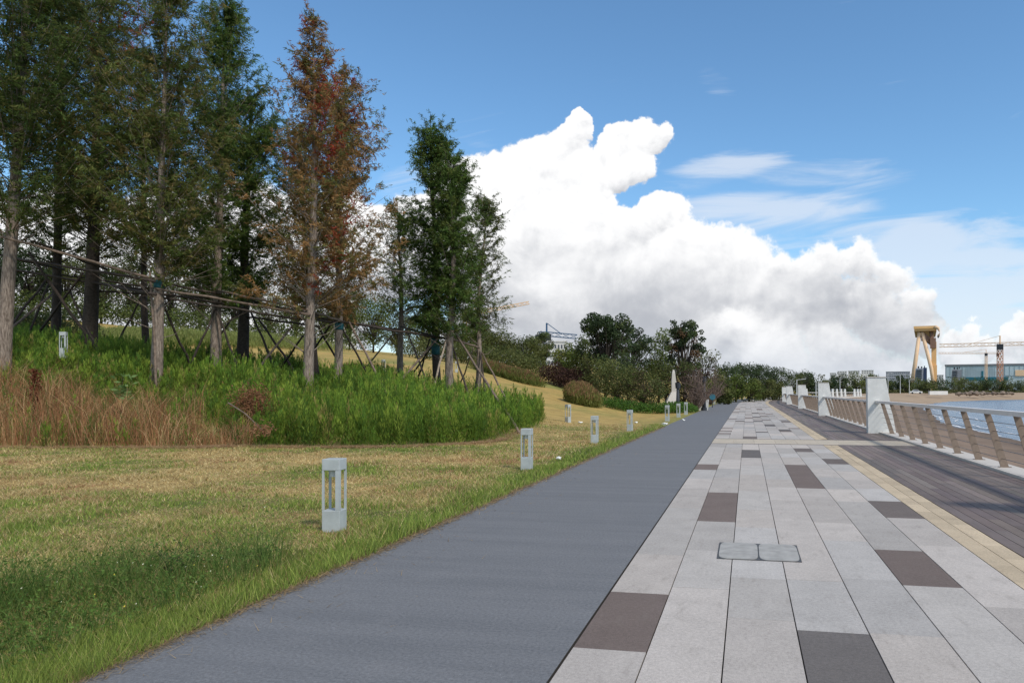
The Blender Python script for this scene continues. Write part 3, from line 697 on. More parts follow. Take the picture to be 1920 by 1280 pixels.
def conifer(label, px, d, top, hw, cb, pal, seed, nb=120, tw=15, lf=17, trunk=.17, red=0., dead=10, mt='bark', name='redwood_tree', wrap=None, full=.55, group='propped redwood trees'):
    rs = np.random.RandomState(seed); cb += 22; hw *= 1.06
    b0 = onground(px, d); tp = P(top[0], top[1], d + rs.uniform(-.6, .6)); Ht = tp[2] - b0[2]; Rr = hw / F * d
    t0 = (H + (CY - cb) / F * d - b0[2]) / Ht
    t = empty(name, b0, label, 'tree', group)
    wob = rs.normal(0, .05, (3, 2)); wob[0] = 0
    def ax(k):
        k = np.asarray(k, float)[..., None]; p = b0 + (tp - b0) * k
        p[..., 0] += wob[1, 0] * np.sin(k[..., 0] * 3.1) + wob[2, 0] * np.sin(k[..., 0] * 9); p[..., 1] += wob[1, 1] * np.sin(k[..., 0] * 3.1); return p
    m = MB(); kk = np.linspace(-.02, 1, 22); rr = trunk * np.maximum(.03, (1 - np.maximum(kk, 0)) ** .85) * (1 + .35 * np.exp(-np.maximum(kk, 0) * 45)) + .006
    m.tube(ax(kk), rr, 10)
    tb = np.sort(t0 - .04 + (1.0 - t0 + .02) * rs.rand(nb) ** .95); s_ = np.clip((tb - t0) / (1 - t0), 0, 1)
    prof = np.minimum(1., .80 + s_ * 1.6) * np.clip(1 - s_, .0, 1) ** full + .05
    lump = .75 + .5 * fbm(s_ * 7 + seed, rs.uniform(0, 6.28, nb) * 1.2, seed, 2)
    L = Rr * prof * rs.uniform(.6, 1.2, nb) * lump * 1.2; az = rs.uniform(0, 6.283, nb)
    el = np.radians(rs.uniform(22, 58, nb) + 14 * s_)
    o_ = ax(np.clip(tb, 0, .985)); L = np.minimum(L, (tp[2] - o_[:, 2] + .15) / np.tan(el)); dr = np.stack([np.cos(az), np.sin(az), np.tan(el)], 1); 
    e_ = o_ + dr * L[:, None]; e_[:, 2] = np.minimum(e_[:, 2], tp[2] + .15)
    mid = o_ * .5 + e_ * .5; mid[:, 2] -= .06 * L
    for i in range(nb): m.tube([o_[i], mid[i], e_[i]], [.012 + .016 * (1 - s_[i]), .010, .004], 4, cap=False)
    for i in range(dead):                                    # dead bare twigs low in the crown
        k = rs.uniform(max(.12, t0 - .16), t0 + .25); a = rs.uniform(0, 6.283); l = Rr * rs.uniform(.5, 1.1); p = ax(k)
        q = p + np.array([math.cos(a) * l, math.sin(a) * l, l * rs.uniform(.3, 1.0)]); m.tube([p, p * .5 + q * .5 + rs.normal(0, .06, 3), q], [.018, .011, .004], 4, cap=False)
    m.build('trunk', M[mt], t, smooth=True)
    if wrap: zc = wrap; k1 = (H + (CY - zc[0]) / F * d - b0[2]) / Ht; k2 = (H + (CY - zc[1]) / F * d - b0[2]) / Ht; kk = np.linspace(k1, k2, 5); MB().tube(ax(kk), trunk * (1 - kk) ** .85 + .03, 12).build('trunk_wrap', M['wrap'], t, smooth=True)
    pw = L + .25 * Rr; q = rs.choice(nb, int(nb * tw * 1.35), p=pw / pw.sum()); s = rs.uniform(.06, 1.0, len(q)) ** .85
    base = np.where((s < .5)[:, None], o_[q] + (mid[q] - o_[q]) * (s * 2)[:, None], mid[q] + (e_[q] - mid[q]) * (s * 2 - 1)[:, None])
    td = rs.normal(size=(len(q), 3)) * [1, 1, .55] + dr[q] * .35 + [0, 0, .12]; td /= np.linalg.norm(td, axis=1)[:, None]
    tl = (rs.uniform(.25, .68, len(q)) * (.55 + .45 * np.clip(L[q], 0, 1.2))); keep = rs.rand(len(q)) < np.clip(.35 + 1.3 * (fbm(base[:, 0] * 1.1 + seed, base[:, 2] * 1.1, seed + 3, 2) - .15), .2, 1)
    base, td, tl, q = base[keep], td[keep], tl[keep], q[keep]
    w = np.repeat(np.arange(len(base)), lf); f = rs.uniform(.05, 1, len(w))
    C = base[w] + td[w] * (tl[w] * f)[:, None] + rs.normal(0, .035, (len(w), 3)); C[:, 2] -= .10 * tl[w] * f ** 2
    D = td[w] * .8 + rs.normal(0, .45, (len(w), 3)) + [0, 0, -.45]; D /= np.linalg.norm(D, axis=1)[:, None]
    pa = np.array(PAL[pal]); cw = pa[rs.randint(0, len(pa), len(base))] * rs.uniform(.7, 1.3, len(base))[:, None]
    if red:
        rd = rs.rand(nb) < red * (1.0 + 1.6 * s_); rt = rd[q]; cw[rt] = np.array([.30, .055, .028]) * rs.uniform(.7, 1.3, rt.sum())[:, None]
    col = cw[w] * rs.uniform(.8, 1.2, len(w))[:, None]
    V, Q, c = leaves(C, D, rs.uniform(.10, .24, len(w)), rs.uniform(.020, .036, len(w)), col)
    mk('crown', V, Q, M['leaf'], t, c)
    return t
GP = 'redwood trees propped with poles in the bed'
conifer('tall dark redwood cut by the left edge of the picture', 3, 25.5, (62, -260), 160, 420, 'dark', 11, 190, trunk=.24, dead=14, tw=26)
conifer('dark redwood with a thin trunk between the two leftmost thick trunks', 105, 33, (120, -160), 125, 450, 'dark', 12, 150, trunk=.20, mt='barkd', tw=24)
conifer('dark redwood with the thickest almost black trunk near the left edge', 165, 30.5, (190, -80), 115, 440, 'olive', 13, 170, trunk=.30, mt='barkd', red=.03, tw=24)
conifer('olive redwood with pale trunk and a leaning stake tied to it', 292, 26.5, (312, -15), 105, 500, 'olive', 14, 160, trunk=.20, dead=34, tw=20, wrap=(526, 540))
conifer('dense dark green pointed redwood left of the rust red one', 405, 31, (425, 20), 92, 540, 'green', 15, 180, trunk=.22, dead=18, full=.5, tw=26)
conifer('shorter shaded redwood with thick dark trunk behind the pointed green one', 453, 33.5, (470, 190), 85, 540, 'green', 16, 110, trunk=.27, mt='barkd', tw=20)
conifer('rust red redwood with a sparse top against the sky', 577, 27, (588, 16), 95, 570, 'rust', 17, 120, trunk=.19, dead=46, tw=15, red=0.07, full=0.95)
conifer('brown green redwood with a teal wrapped trunk beside the rust red one', 632, 29.5, (642, 140), 80, 560, 'rust', 18, 130, trunk=.17, dead=26, wrap=(604, 618), full=.5, tw=17, red=0.04)
conifer('shaded redwood half hidden behind the rust red one', 592, 34, (560, 250), 80, 540, 'thin', 19, 80, trunk=.19, mt='barkd')
conifer('sparse thin redwood with see through crown between rust red and twin green trees', 750, 37, (745, 385), 55, 580, 'thin', 20, 80, tw=10, lf=13, trunk=.17, dead=20)
conifer('tallest of the right hand green redwoods, with a lobed top', 822, 35, (808, 220), 58, 610, 'green', 21, 150, trunk=.20, mt='barkd', wrap=(630, 665), tw=20, full=0.6)
conifer('second green redwood close to the lobed one, on the right', 843, 33.5, (852, 292), 48, 600, 'green', 22, 120, trunk=.20, full=.5, wrap=(612, 618), tw=17)
conifer('slender loose redwood at the right end of the propped row', 893, 36, (910, 372), 42, 600, 'thin', 23, 90, tw=12, trunk=.15, dead=22, full=.4)
conifer('thin shaded redwood behind the pale trunk with the stake', 277, 35, (262, 90), 85, 500, 'dark', 24, 80, trunk=.16, mt='barkd', tw=18)

# ------------------------------------------------------------------ props tied between the trees
def prop(a, b, r, m, label, toground=False):
    a, b = np.array(a), np.array(b)
    if toground:
        for _ in range(60):
            if b[2] < ground(b[0], b[1]) - .05: break
            b = b + (b - a) / np.linalg.norm(b - a) * .08
    rs = np.random.RandomState(int(abs(a[0] * 977 + b[2] * 131)) % 9999); n = 7; t = np.linspace(0, 1, n)[:, None]
    pts = a * (1 - t) + b * t; pts[1:-1] += rs.normal(0, .018, (n - 2, 3))
    o = MB().tube(pts, np.linspace(r * .85, r * 1.1, n), 7).build('prop_pole', M[m], smooth=True)
    tag(o, label, 'pole', 'wooden props tied to the trees')
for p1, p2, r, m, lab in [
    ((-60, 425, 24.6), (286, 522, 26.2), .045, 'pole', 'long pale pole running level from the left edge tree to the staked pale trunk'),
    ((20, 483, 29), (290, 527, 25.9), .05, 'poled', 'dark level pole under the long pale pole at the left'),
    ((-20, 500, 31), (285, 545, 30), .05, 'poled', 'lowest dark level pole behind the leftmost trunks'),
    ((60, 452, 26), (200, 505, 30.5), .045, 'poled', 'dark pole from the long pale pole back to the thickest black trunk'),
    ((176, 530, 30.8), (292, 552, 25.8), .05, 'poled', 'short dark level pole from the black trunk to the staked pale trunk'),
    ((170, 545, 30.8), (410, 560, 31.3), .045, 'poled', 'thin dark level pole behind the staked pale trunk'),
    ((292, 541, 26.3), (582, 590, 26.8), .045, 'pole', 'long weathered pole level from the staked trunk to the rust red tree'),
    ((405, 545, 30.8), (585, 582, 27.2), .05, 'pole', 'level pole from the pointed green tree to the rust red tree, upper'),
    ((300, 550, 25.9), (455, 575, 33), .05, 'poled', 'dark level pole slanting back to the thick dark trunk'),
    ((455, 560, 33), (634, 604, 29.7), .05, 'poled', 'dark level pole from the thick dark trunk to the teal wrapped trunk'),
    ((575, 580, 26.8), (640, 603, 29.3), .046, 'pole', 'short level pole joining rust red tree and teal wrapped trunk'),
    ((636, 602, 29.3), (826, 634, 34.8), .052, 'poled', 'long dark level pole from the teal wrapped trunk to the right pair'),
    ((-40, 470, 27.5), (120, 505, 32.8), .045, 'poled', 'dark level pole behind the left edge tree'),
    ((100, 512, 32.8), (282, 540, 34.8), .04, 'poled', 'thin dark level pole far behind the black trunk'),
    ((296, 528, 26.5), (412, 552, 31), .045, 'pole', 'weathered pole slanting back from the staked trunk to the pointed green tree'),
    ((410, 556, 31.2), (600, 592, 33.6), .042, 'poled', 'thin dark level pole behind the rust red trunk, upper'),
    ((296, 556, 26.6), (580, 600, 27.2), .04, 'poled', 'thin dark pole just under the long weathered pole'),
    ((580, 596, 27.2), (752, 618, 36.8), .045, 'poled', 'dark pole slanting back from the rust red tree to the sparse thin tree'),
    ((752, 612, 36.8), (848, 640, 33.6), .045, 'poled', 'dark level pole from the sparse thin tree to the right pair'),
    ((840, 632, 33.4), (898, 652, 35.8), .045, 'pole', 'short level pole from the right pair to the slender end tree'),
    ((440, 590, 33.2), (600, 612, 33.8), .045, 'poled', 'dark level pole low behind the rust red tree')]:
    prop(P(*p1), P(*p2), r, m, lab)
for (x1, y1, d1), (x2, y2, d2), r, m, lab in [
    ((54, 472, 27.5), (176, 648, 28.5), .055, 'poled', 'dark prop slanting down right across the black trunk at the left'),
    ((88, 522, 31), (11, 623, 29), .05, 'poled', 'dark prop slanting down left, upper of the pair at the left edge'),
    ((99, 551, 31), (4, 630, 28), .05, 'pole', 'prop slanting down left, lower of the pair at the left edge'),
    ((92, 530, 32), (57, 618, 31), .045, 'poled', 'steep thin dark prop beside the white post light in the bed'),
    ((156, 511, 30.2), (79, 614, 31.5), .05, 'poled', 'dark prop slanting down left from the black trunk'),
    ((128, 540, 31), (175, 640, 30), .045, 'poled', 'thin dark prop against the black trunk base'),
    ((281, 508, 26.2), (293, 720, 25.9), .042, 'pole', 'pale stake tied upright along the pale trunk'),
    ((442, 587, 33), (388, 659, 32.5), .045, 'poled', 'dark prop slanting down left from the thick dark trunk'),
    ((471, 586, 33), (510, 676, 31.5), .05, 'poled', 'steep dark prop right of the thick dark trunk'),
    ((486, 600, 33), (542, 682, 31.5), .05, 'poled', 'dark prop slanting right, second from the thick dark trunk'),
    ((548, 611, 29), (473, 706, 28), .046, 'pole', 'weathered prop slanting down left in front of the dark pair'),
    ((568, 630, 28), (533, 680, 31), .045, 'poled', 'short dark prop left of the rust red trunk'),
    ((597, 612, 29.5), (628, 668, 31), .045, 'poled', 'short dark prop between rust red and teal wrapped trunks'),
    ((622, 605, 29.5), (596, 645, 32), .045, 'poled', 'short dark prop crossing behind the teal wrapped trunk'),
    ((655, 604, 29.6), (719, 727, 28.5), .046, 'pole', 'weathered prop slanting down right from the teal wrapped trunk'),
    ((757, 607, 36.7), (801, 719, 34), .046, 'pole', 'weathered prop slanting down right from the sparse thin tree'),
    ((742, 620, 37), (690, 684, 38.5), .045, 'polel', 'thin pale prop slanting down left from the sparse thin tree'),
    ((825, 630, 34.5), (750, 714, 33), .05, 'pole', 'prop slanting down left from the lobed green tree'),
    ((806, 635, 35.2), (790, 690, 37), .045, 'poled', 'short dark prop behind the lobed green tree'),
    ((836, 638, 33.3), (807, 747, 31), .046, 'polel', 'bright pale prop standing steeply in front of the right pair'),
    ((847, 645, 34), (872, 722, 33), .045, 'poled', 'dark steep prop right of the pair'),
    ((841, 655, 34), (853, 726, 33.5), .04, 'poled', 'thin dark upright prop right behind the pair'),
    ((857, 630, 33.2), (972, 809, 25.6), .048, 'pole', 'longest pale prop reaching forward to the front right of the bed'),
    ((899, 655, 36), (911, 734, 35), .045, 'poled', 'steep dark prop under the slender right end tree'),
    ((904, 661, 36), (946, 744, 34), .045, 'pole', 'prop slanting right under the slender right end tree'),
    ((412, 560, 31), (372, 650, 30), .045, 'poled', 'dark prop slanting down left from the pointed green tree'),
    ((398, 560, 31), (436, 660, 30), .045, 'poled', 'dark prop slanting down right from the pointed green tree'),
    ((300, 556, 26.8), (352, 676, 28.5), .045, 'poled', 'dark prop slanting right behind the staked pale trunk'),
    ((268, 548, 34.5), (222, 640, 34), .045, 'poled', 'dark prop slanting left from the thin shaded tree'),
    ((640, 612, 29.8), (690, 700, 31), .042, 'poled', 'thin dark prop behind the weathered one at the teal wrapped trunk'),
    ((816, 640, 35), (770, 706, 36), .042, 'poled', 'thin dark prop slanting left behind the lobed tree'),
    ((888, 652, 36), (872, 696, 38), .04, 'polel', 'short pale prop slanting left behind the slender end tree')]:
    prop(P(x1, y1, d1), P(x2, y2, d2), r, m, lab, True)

# ------------------------------------------------------------------ other trees and shrubs
def broad(name, label, loc, Ht, Wd, pal, seed, n=5000, clumps=40, leaf=.2, trunk=.12, low=.25, csz=.16, group=None, mt='barkd', stems=1, cat='tree', pom=False, extra=None):
    rs = np.random.RandomState(seed); loc = np.array(loc, float); t = empty(name, loc, label, cat, group)
    v = rs.normal(size=(clumps, 3)); v /= np.linalg.norm(v, axis=1)[:, None]; v *= (rs.uniform(.15, 1, clumps) ** .5)[:, None]
    zc = low * Ht + (Ht * (1 - low)) * .5
    C0 = loc + np.stack([v[:, 0] * Wd * .46, v[:, 1] * Wd * .46, zc + v[:, 2] * Ht * (1 - low) * .46], 1)
    if pom: up = rs.rand(clumps) < .5; C0[up, 2] = loc[2] + Ht * (1 - .30 * rs.rand(up.sum()) ** 1.2) - .8 * (np.hypot(*(C0[up, :2] - loc[:2]).T) / Wd) ** 2 * Ht * .5
    m = MB()
    for s in range(stems):
        o = loc + np.append(rs.normal(0, .06 * Wd if stems > 1 else 0, 2), -.08); e = loc + np.append(rs.normal(0, .05 * Wd, 2), low * Ht + .45 * Ht * (1 - low))
        m.tube([o, o * .5 + e * .5 + rs.normal(0, .05, 3), e], [trunk, trunk * .8, trunk * .45], 7)
    for c in C0: s0 = loc + np.array([0, 0, max(low * .8, .1) * Ht + .35 * (c[2] - loc[2] - low * Ht) * .6]); m.tube([s0, s0 * .45 + c * .55 + rs.normal(0, .04 * Wd, 3) * [1, 1, .3], c], [trunk * .4, trunk * .25, trunk * .1], 4, cap=False)
    m.build('trunk' if cat == 'tree' else 'stem', M[mt], t, smooth=True)
    sz = csz * Wd * rs.uniform(.6, 1.35, clumps); pr = sz ** 2 / (sz ** 2).sum(); q = rs.choice(clumps, n, p=pr)
    g = rs.normal(size=(n, 3)); g *= (np.minimum(1, 1.5 / np.linalg.norm(g, axis=1)))[:, None]
    C = C0[q] + g * sz[q][:, None] * [.62, .62, .5]; C[:, 2] = np.maximum(C[:, 2], loc[2] + .03)
    D = rs.normal(size=(n, 3)); D /= np.linalg.norm(D, axis=1)[:, None]
    pa = np.array(PAL[pal]); cc = pa[rs.randint(0, len(pa), clumps)] * rs.uniform(.75, 1.25, clumps)[:, None]
    if extra: ex = rs.rand(clumps) < extra[0]; cc[ex] = np.array(extra[1]) * rs.uniform(.8, 1.2, ex.sum())[:, None]
    col = cc[q] * rs.uniform(.75, 1.25, n)[:, None]
    V, Q, c = leaves(C, D, leaf * rs.uniform(.7, 1.3, n), leaf * .42 * rs.uniform(.7, 1.3, n), col)
    mk('crown' if cat == 'tree' else 'foliage', V, Q, M['leaf'], t, c); return t
def spec(px, py_base, d, py_top, wpx):
    """Ground point under (px) at distance d, height and width from the photo."""
    b = onground(px, d); return b, (CY - py_top) / F * d + H - b[2], wpx / F * d
def plantings():
    rs = np.random.RandomState(9)
    # thicket beside the path in the middle distance
    for i, (px, d, top, wpx, pal, n, cl, lf, nm, lab, pom, ex) in enumerate([
        (1135, 64, 592, 112, 'pine', 6500, 85, .26, 'pine_tree', 'tall dark pine with tufted top, left half of the thicket', True, None),
        (1180, 70, 618, 105, 'pine', 5000, 70, .26, 'pine_tree', 'dark tufted pine just right of the tallest one in the thicket', True, None),
        (1098, 68, 632, 70, 'fresh', 3500, 40, .24, 'leafy_tree', 'yellow green tree at the left side of the thicket', False, None),
        (1235, 74, 618, 70, 'fresh', 3500, 40, .24, 'leafy_tree', 'yellow green tree in the gap between the two dark crowns', False, None),
        (1282, 62, 600, 92, 'pine', 5000, 62, .24, 'pine_tree', 'dark tree with rusty patches at the right end of the thicket', True, (.13, (.14, .085, .045))),
        (1315, 72, 640, 66, 'bush', 2600, 40, .22, 'leafy_tree', 'loose grey green tree trailing off the right end of the thicket', False, (.4, (.12, .085, .075))),
        (1062, 78, 640, 60, 'fresh', 2600, 34, .24, 'leafy_tree', 'low green tree above the maroon hedge', False, None),
        ]):
        b, h, w = spec(px, 0, d, top, wpx)
        broad(nm, lab, b, h, w, pal, 100 + i, n, cl, lf, .14, .22, .088 if pom else .18, 'trees of the path side thicket', pom=pom, extra=ex)
    for i, (px, d, top, wpx, pal, n, lab, ex) in enumerate([
        (1155, 55, 672, 90, 'bush', 4200, 'olive shrub leaning on a stake at the front left of the thicket', None),
        (1205, 53, 690, 80, 'bush', 4200, 'broad olive green shrub at the front centre of the thicket', (.25, (.10, .075, .045))),
        (1250, 58, 668, 70, 'bush', 3200, 'olive shrub behind the white monument', None),
        (1175, 60, 650, 90, 'pine', 3600, 'dark shrub in the middle of the thicket', None),
        (1285, 57, 672, 60, 'bush', 2800, 'dull green shrub beside the black lamp pole', (.4, (.11, .075, .06))),
        (1115, 62, 660, 60, 'bush', 2600, 'olive shrub at the thicket edge above the tufted grass', None)]):
        b, h, w = spec(px, 0, d, top, wpx)
        broad('shrub', lab, b, h, w, pal, 140 + i, n, 36, .17, .05, .06, .2, 'shrubs of the path side thicket', stems=4, cat='shrub', extra=ex)
    for i, (px, d, top, wpx, lab) in enumerate([(1305, 56, 692, 50, 'twiggy leafless pinkish shrub beside the white planters'), (1332, 80, 690, 60, 'twiggy leafless pinkish shrub behind the teal sign')]):
        b, h, w = spec(px, 0, d, top, wpx); t = empty('bare_shrub', b, lab, 'shrub', 'leafless shrubs'); m = MB(); r2 = np.random.RandomState(170 + i)
        for s in range(150):
            a = r2.uniform(0, 6.28); el = r2.uniform(.5, 1.4); l = h * r2.uniform(.5, 1.05); e = b + np.array([math.cos(a) * math.cos(el) * w * .62, math.sin(a) * math.cos(el) * w * .62, math.sin(el) * l])
            md = b + (e - b) * .5 + r2.normal(0, .12, 3); m.tube([b, md, e], [.03, .02, .008], 4, cap=False)
            for q in range(4): f = md + (e - md) * r2.rand(); m.tube([f, f + r2.normal(0, .3, 3) + [0, 0, .3]], [.012, .005], 3, cap=False)
        m.build('branches', plain_bare, t)
    # low hedge along the lawn, maroon hedge on the rise, tufts of ornamental grass
    def mass(name, lab, cat, pts, wid, hgt, pal, n, lf, seed, up=.5, tip=None):
        r2 = np.random.RandomState(seed); pts = np.array(pts); k = len(pts) - 1; t = r2.uniform(0, k, n); i = np.minimum(t.astype(int), k - 1); f = (t - i)[:, None]
        p = pts[i] * (1 - f) + pts[i + 1] * f; off = np.sqrt(r2.rand(n)) * wid / 2; a = r2.uniform(0, 6.283, n); x = p[:, 0] + off * np.cos(a); y = p[:, 1] + off * np.sin(a)
        hm = hgt * (1 - .55 * (off / (wid / 2)) ** 2.5) * (.7 + .6 * fbm(x * .8, y * .8, seed)); s = r2.rand(n) ** .6; z = ground(x, y) + hm * s
        D = r2.normal(size=(n, 3)) + [0, 0, up]; D /= np.linalg.norm(D, axis=1)[:, None]; pa = np.array(PAL[pal]) if isinstance(pal, str) else np.array(pal)
        col = pa[r2.randint(0, len(pa), n)] * r2.uniform(.75, 1.25, n)[:, None]
        if tip is not None: kt = s + r2.normal(0, .1, n) > .93; col[kt] = np.array(tip) * r2.uniform(.8, 1.2, kt.sum())[:, None]
        c0 = np.array([p[:, 0].mean(), p[:, 1].mean()]);         V, Q, c = leaves(np.stack([x, y, z], 1), D, lf * r2.uniform(.7, 1.3, n), lf * (.11 if up > 1 else .4) * r2.uniform(.7, 1.3, n), col); tag(mk(name, V, Q, M['leaf'], None, c), lab, cat)
    line = lambda L: [onground(a, b)[:2] for a, b in L]
    mass('hedge', 'low clipped green hedge at the foot of the thicket beside the lawn', 'hedge', line([(1135, 52), (1180, 50), (1240, 50), (1278, 52), (1286, 55)]), 2.0, .75, [[.075, .16, .025], [.10, .19, .03], [.06, .12, .025]], 9000, .14, 201)
    mass('barberry_hedge', 'dark maroon hedge on the rise behind the yellow lawn', 'hedge', line([(1035, 66), (1065, 64), (1098, 62)]), 3., 1.9, 'maroon', 7000, .2, 202)
    mass('ornamental_grass', 'tuft of green grass with pinkish plumes beside the thicket', 'ornamental grass', line([(1085, 50), (1100, 49)]), 2.2, 1.35, [[.16, .19, .045], [.20, .20, .06]], 20000, .3, 203, 3., (.33, .19, .10))
    mass('ornamental_grass', 'long drift of green grass with russet tips along the top of the lawn', 'ornamental grass', line([(905, 62), (950, 60), (995, 58)]), 2.6, 1.0, [[.13, .17, .04], [.17, .19, .05]], 24000, .3, 204, 3., (.25, .13, .07))
    mass('ornamental_grass', 'russet tuft of grass just behind the teal wrapped trunk', 'ornamental grass', line([(655, 36), (685, 36.5)]), 1.8, 1.1, [[.13, .10, .04], [.10, .10, .035]], 10000, .24, 205, 3., (.2, .1, .05))
    mass('hedge', 'dark shady hedge on the rise seen between the trunks on the right of the bed', 'hedge', line([(760, 84), (850, 80), (935, 76), (1010, 72)]), 4., 2.2, 'bush', 12000, .25, 206)
    mass('hedge', 'band of dark bushes behind the two leftmost trunks', 'hedge', line([(-60, 38), (10, 38), (60, 38), (130, 39)]), 4., 2.4, 'bush', 12000, .2, 207)
    mass('ridge_hedge', 'dark wild hedge along the hilltop behind all the propped trees', 'hedge', line([(-100, 64), (60, 66), (200, 70), (330, 74), (440, 80), (560, 84), (680, 86)]), 4.5, 2.5, [[.085, .115, .03], [.13, .155, .045], [.06, .085, .026]], 15000, .3, 209)
    mass('meadow_grass', 'long unmown green grass along the hilltop behind the trunks', 'long grass', line([(-60, 46), (150, 50), (250, 54), (360, 57), (470, 60), (560, 64)]), 9., .9, [[.22, .26, .075], [.29, .30, .10], [.16, .20, .05]], 60000, .3, 208, 3.)
    # bushes and trees on the skyline left of the thicket and behind the propped trees
    sk = [(930, 88, 610, 80, 'bush'), (985, 92, 625, 80, 'bush'), (1018, 96, 612, 46, 'thin'), (900, 92, 600, 70, 'fresh'), (865, 95, 590, 70, 'bush'), (800, 95, 570, 80, 'fresh'), (745, 92, 560, 80, 'thin'), (700, 90, 540, 85, 'fresh'),
          (655, 92, 500, 80, 'thin'), (610, 90, 520, 80, 'bush'), (555, 88, 500, 80, 'thin'), (505, 88, 520, 80, 'thin'), (440, 86, 490, 90, 'bush'), (375, 80, 480, 90, 'bush'), (320, 78, 470, 90, 'thin'), (250, 74, 470, 100, 'bush'),
          (190, 72, 450, 100, 'thin'), (120, 70, 440, 100, 'bush'), (60, 68, 440, 100, 'pine'), (0, 66, 430, 110, 'pine'), (-60, 64, 420, 110, 'pine')]
    words = ['bushy tree on the skyline just left of the blue crane', 'round tree on the skyline in front of the pale apartment block', 'wispy grey tree beside the blue crane mast', 'yellow green tree on the skyline below the pale crane jib',
             'tree on the skyline behind the slender end redwood', 'yellow green tree behind the right pair of redwoods', 'wispy tree behind the sparse thin redwood', 'yellow green tree seen left of the sparse thin redwood',
             'wispy tall tree behind the teal wrapped trunk', 'tree behind the rust red redwood on the hilltop', 'wispy tree between the rust red and pointed green redwoods', 'wispy tree just right of the thick dark trunk, on the hilltop',
             'bushy hilltop tree behind the pointed green redwood', 'bushy hilltop tree between pale trunk and pointed redwood', 'wispy hilltop tree right of the staked pale trunk', 'bushy hilltop tree left of the staked pale trunk',
             'wispy hilltop tree right of the black trunk', 'bushy hilltop tree behind the white post light', 'dark pine on the hilltop near the left edge', 'dark pine on the hilltop at the left edge', 'dark pine on the hilltop beyond the left edge']
    for i, ((px, d, top, wpx, pal), lab) in enumerate(zip(sk, words)):
        b, h, w = spec(px, 0, d, top, wpx); broad('hilltop_tree', lab, b, h, w, pal, 300 + i, 7500 if pal != 'thin' else 4500, 60, .22, .13, .08, .14, 'trees along the hilltop')
    # wood beyond the bend
    fx = [(1350, 92, 690, 50, 'bush'), (1368, 110, 683, 60, 'pine'), (1392, 118, 680, 60, 'pine'), (1415, 125, 684, 60, 'pine'), (1440, 130, 688, 54, 'pine'), (1462, 140, 692, 56, 'pine'), (1380, 100, 700, 50, 'fresh'), (1405, 104, 703, 56, 'fresh'), (1432, 112, 706, 50, 'bush'),
          (1358, 84, 706, 40, 'bush'), (1485, 170, 698, 52, 'bush'), (1505, 190, 696, 50, 'pine'), (1450, 122, 712, 44, 'bush')]
    fw = ['dull bush behind the bare pinkish shrubs', 'leftmost dark pine of the wood beyond the bend', 'second dark pine from the left in the wood beyond the bend', 'highest dark pine in the middle of the wood beyond the bend', 'dark pine right of the middle of the far wood', 'dark pine at the right end of the wood beyond the bend',
          'yellow green tree in front of the far wood, left', 'yellow green tree in front of the far wood, right', 'olive bush in front of the far wood near the bend', 'small olive bush above the teal sign', 'bush behind the white pillars at the bend', 'dark tree behind the third white pillar', 'olive bush at the very end of the visible path']
    for i, ((px, d, top, wpx, pal), lab) in enumerate(zip(fx, fw)):
        b = P(px, CY, d); b[2] = 0 if d > 0 else 0; u = XL + float(bend(b[1])) - b[0]; b[2] = float(ground(b[0], b[1])) if u > .3 else -.3
        h = (CY - top) / F * d + H - b[2]; broad('wood_tree', lab, b, h, wpx / F * d, pal, 400 + i, 2400, 44, .30, .14, .06, .15, 'trees of the wood beyond the bend', pom=(pal == 'pine'))
plain_bare = plain('bare_twigs', (.20, .145, .12), .9, var=.25, scale=4)
plantings()

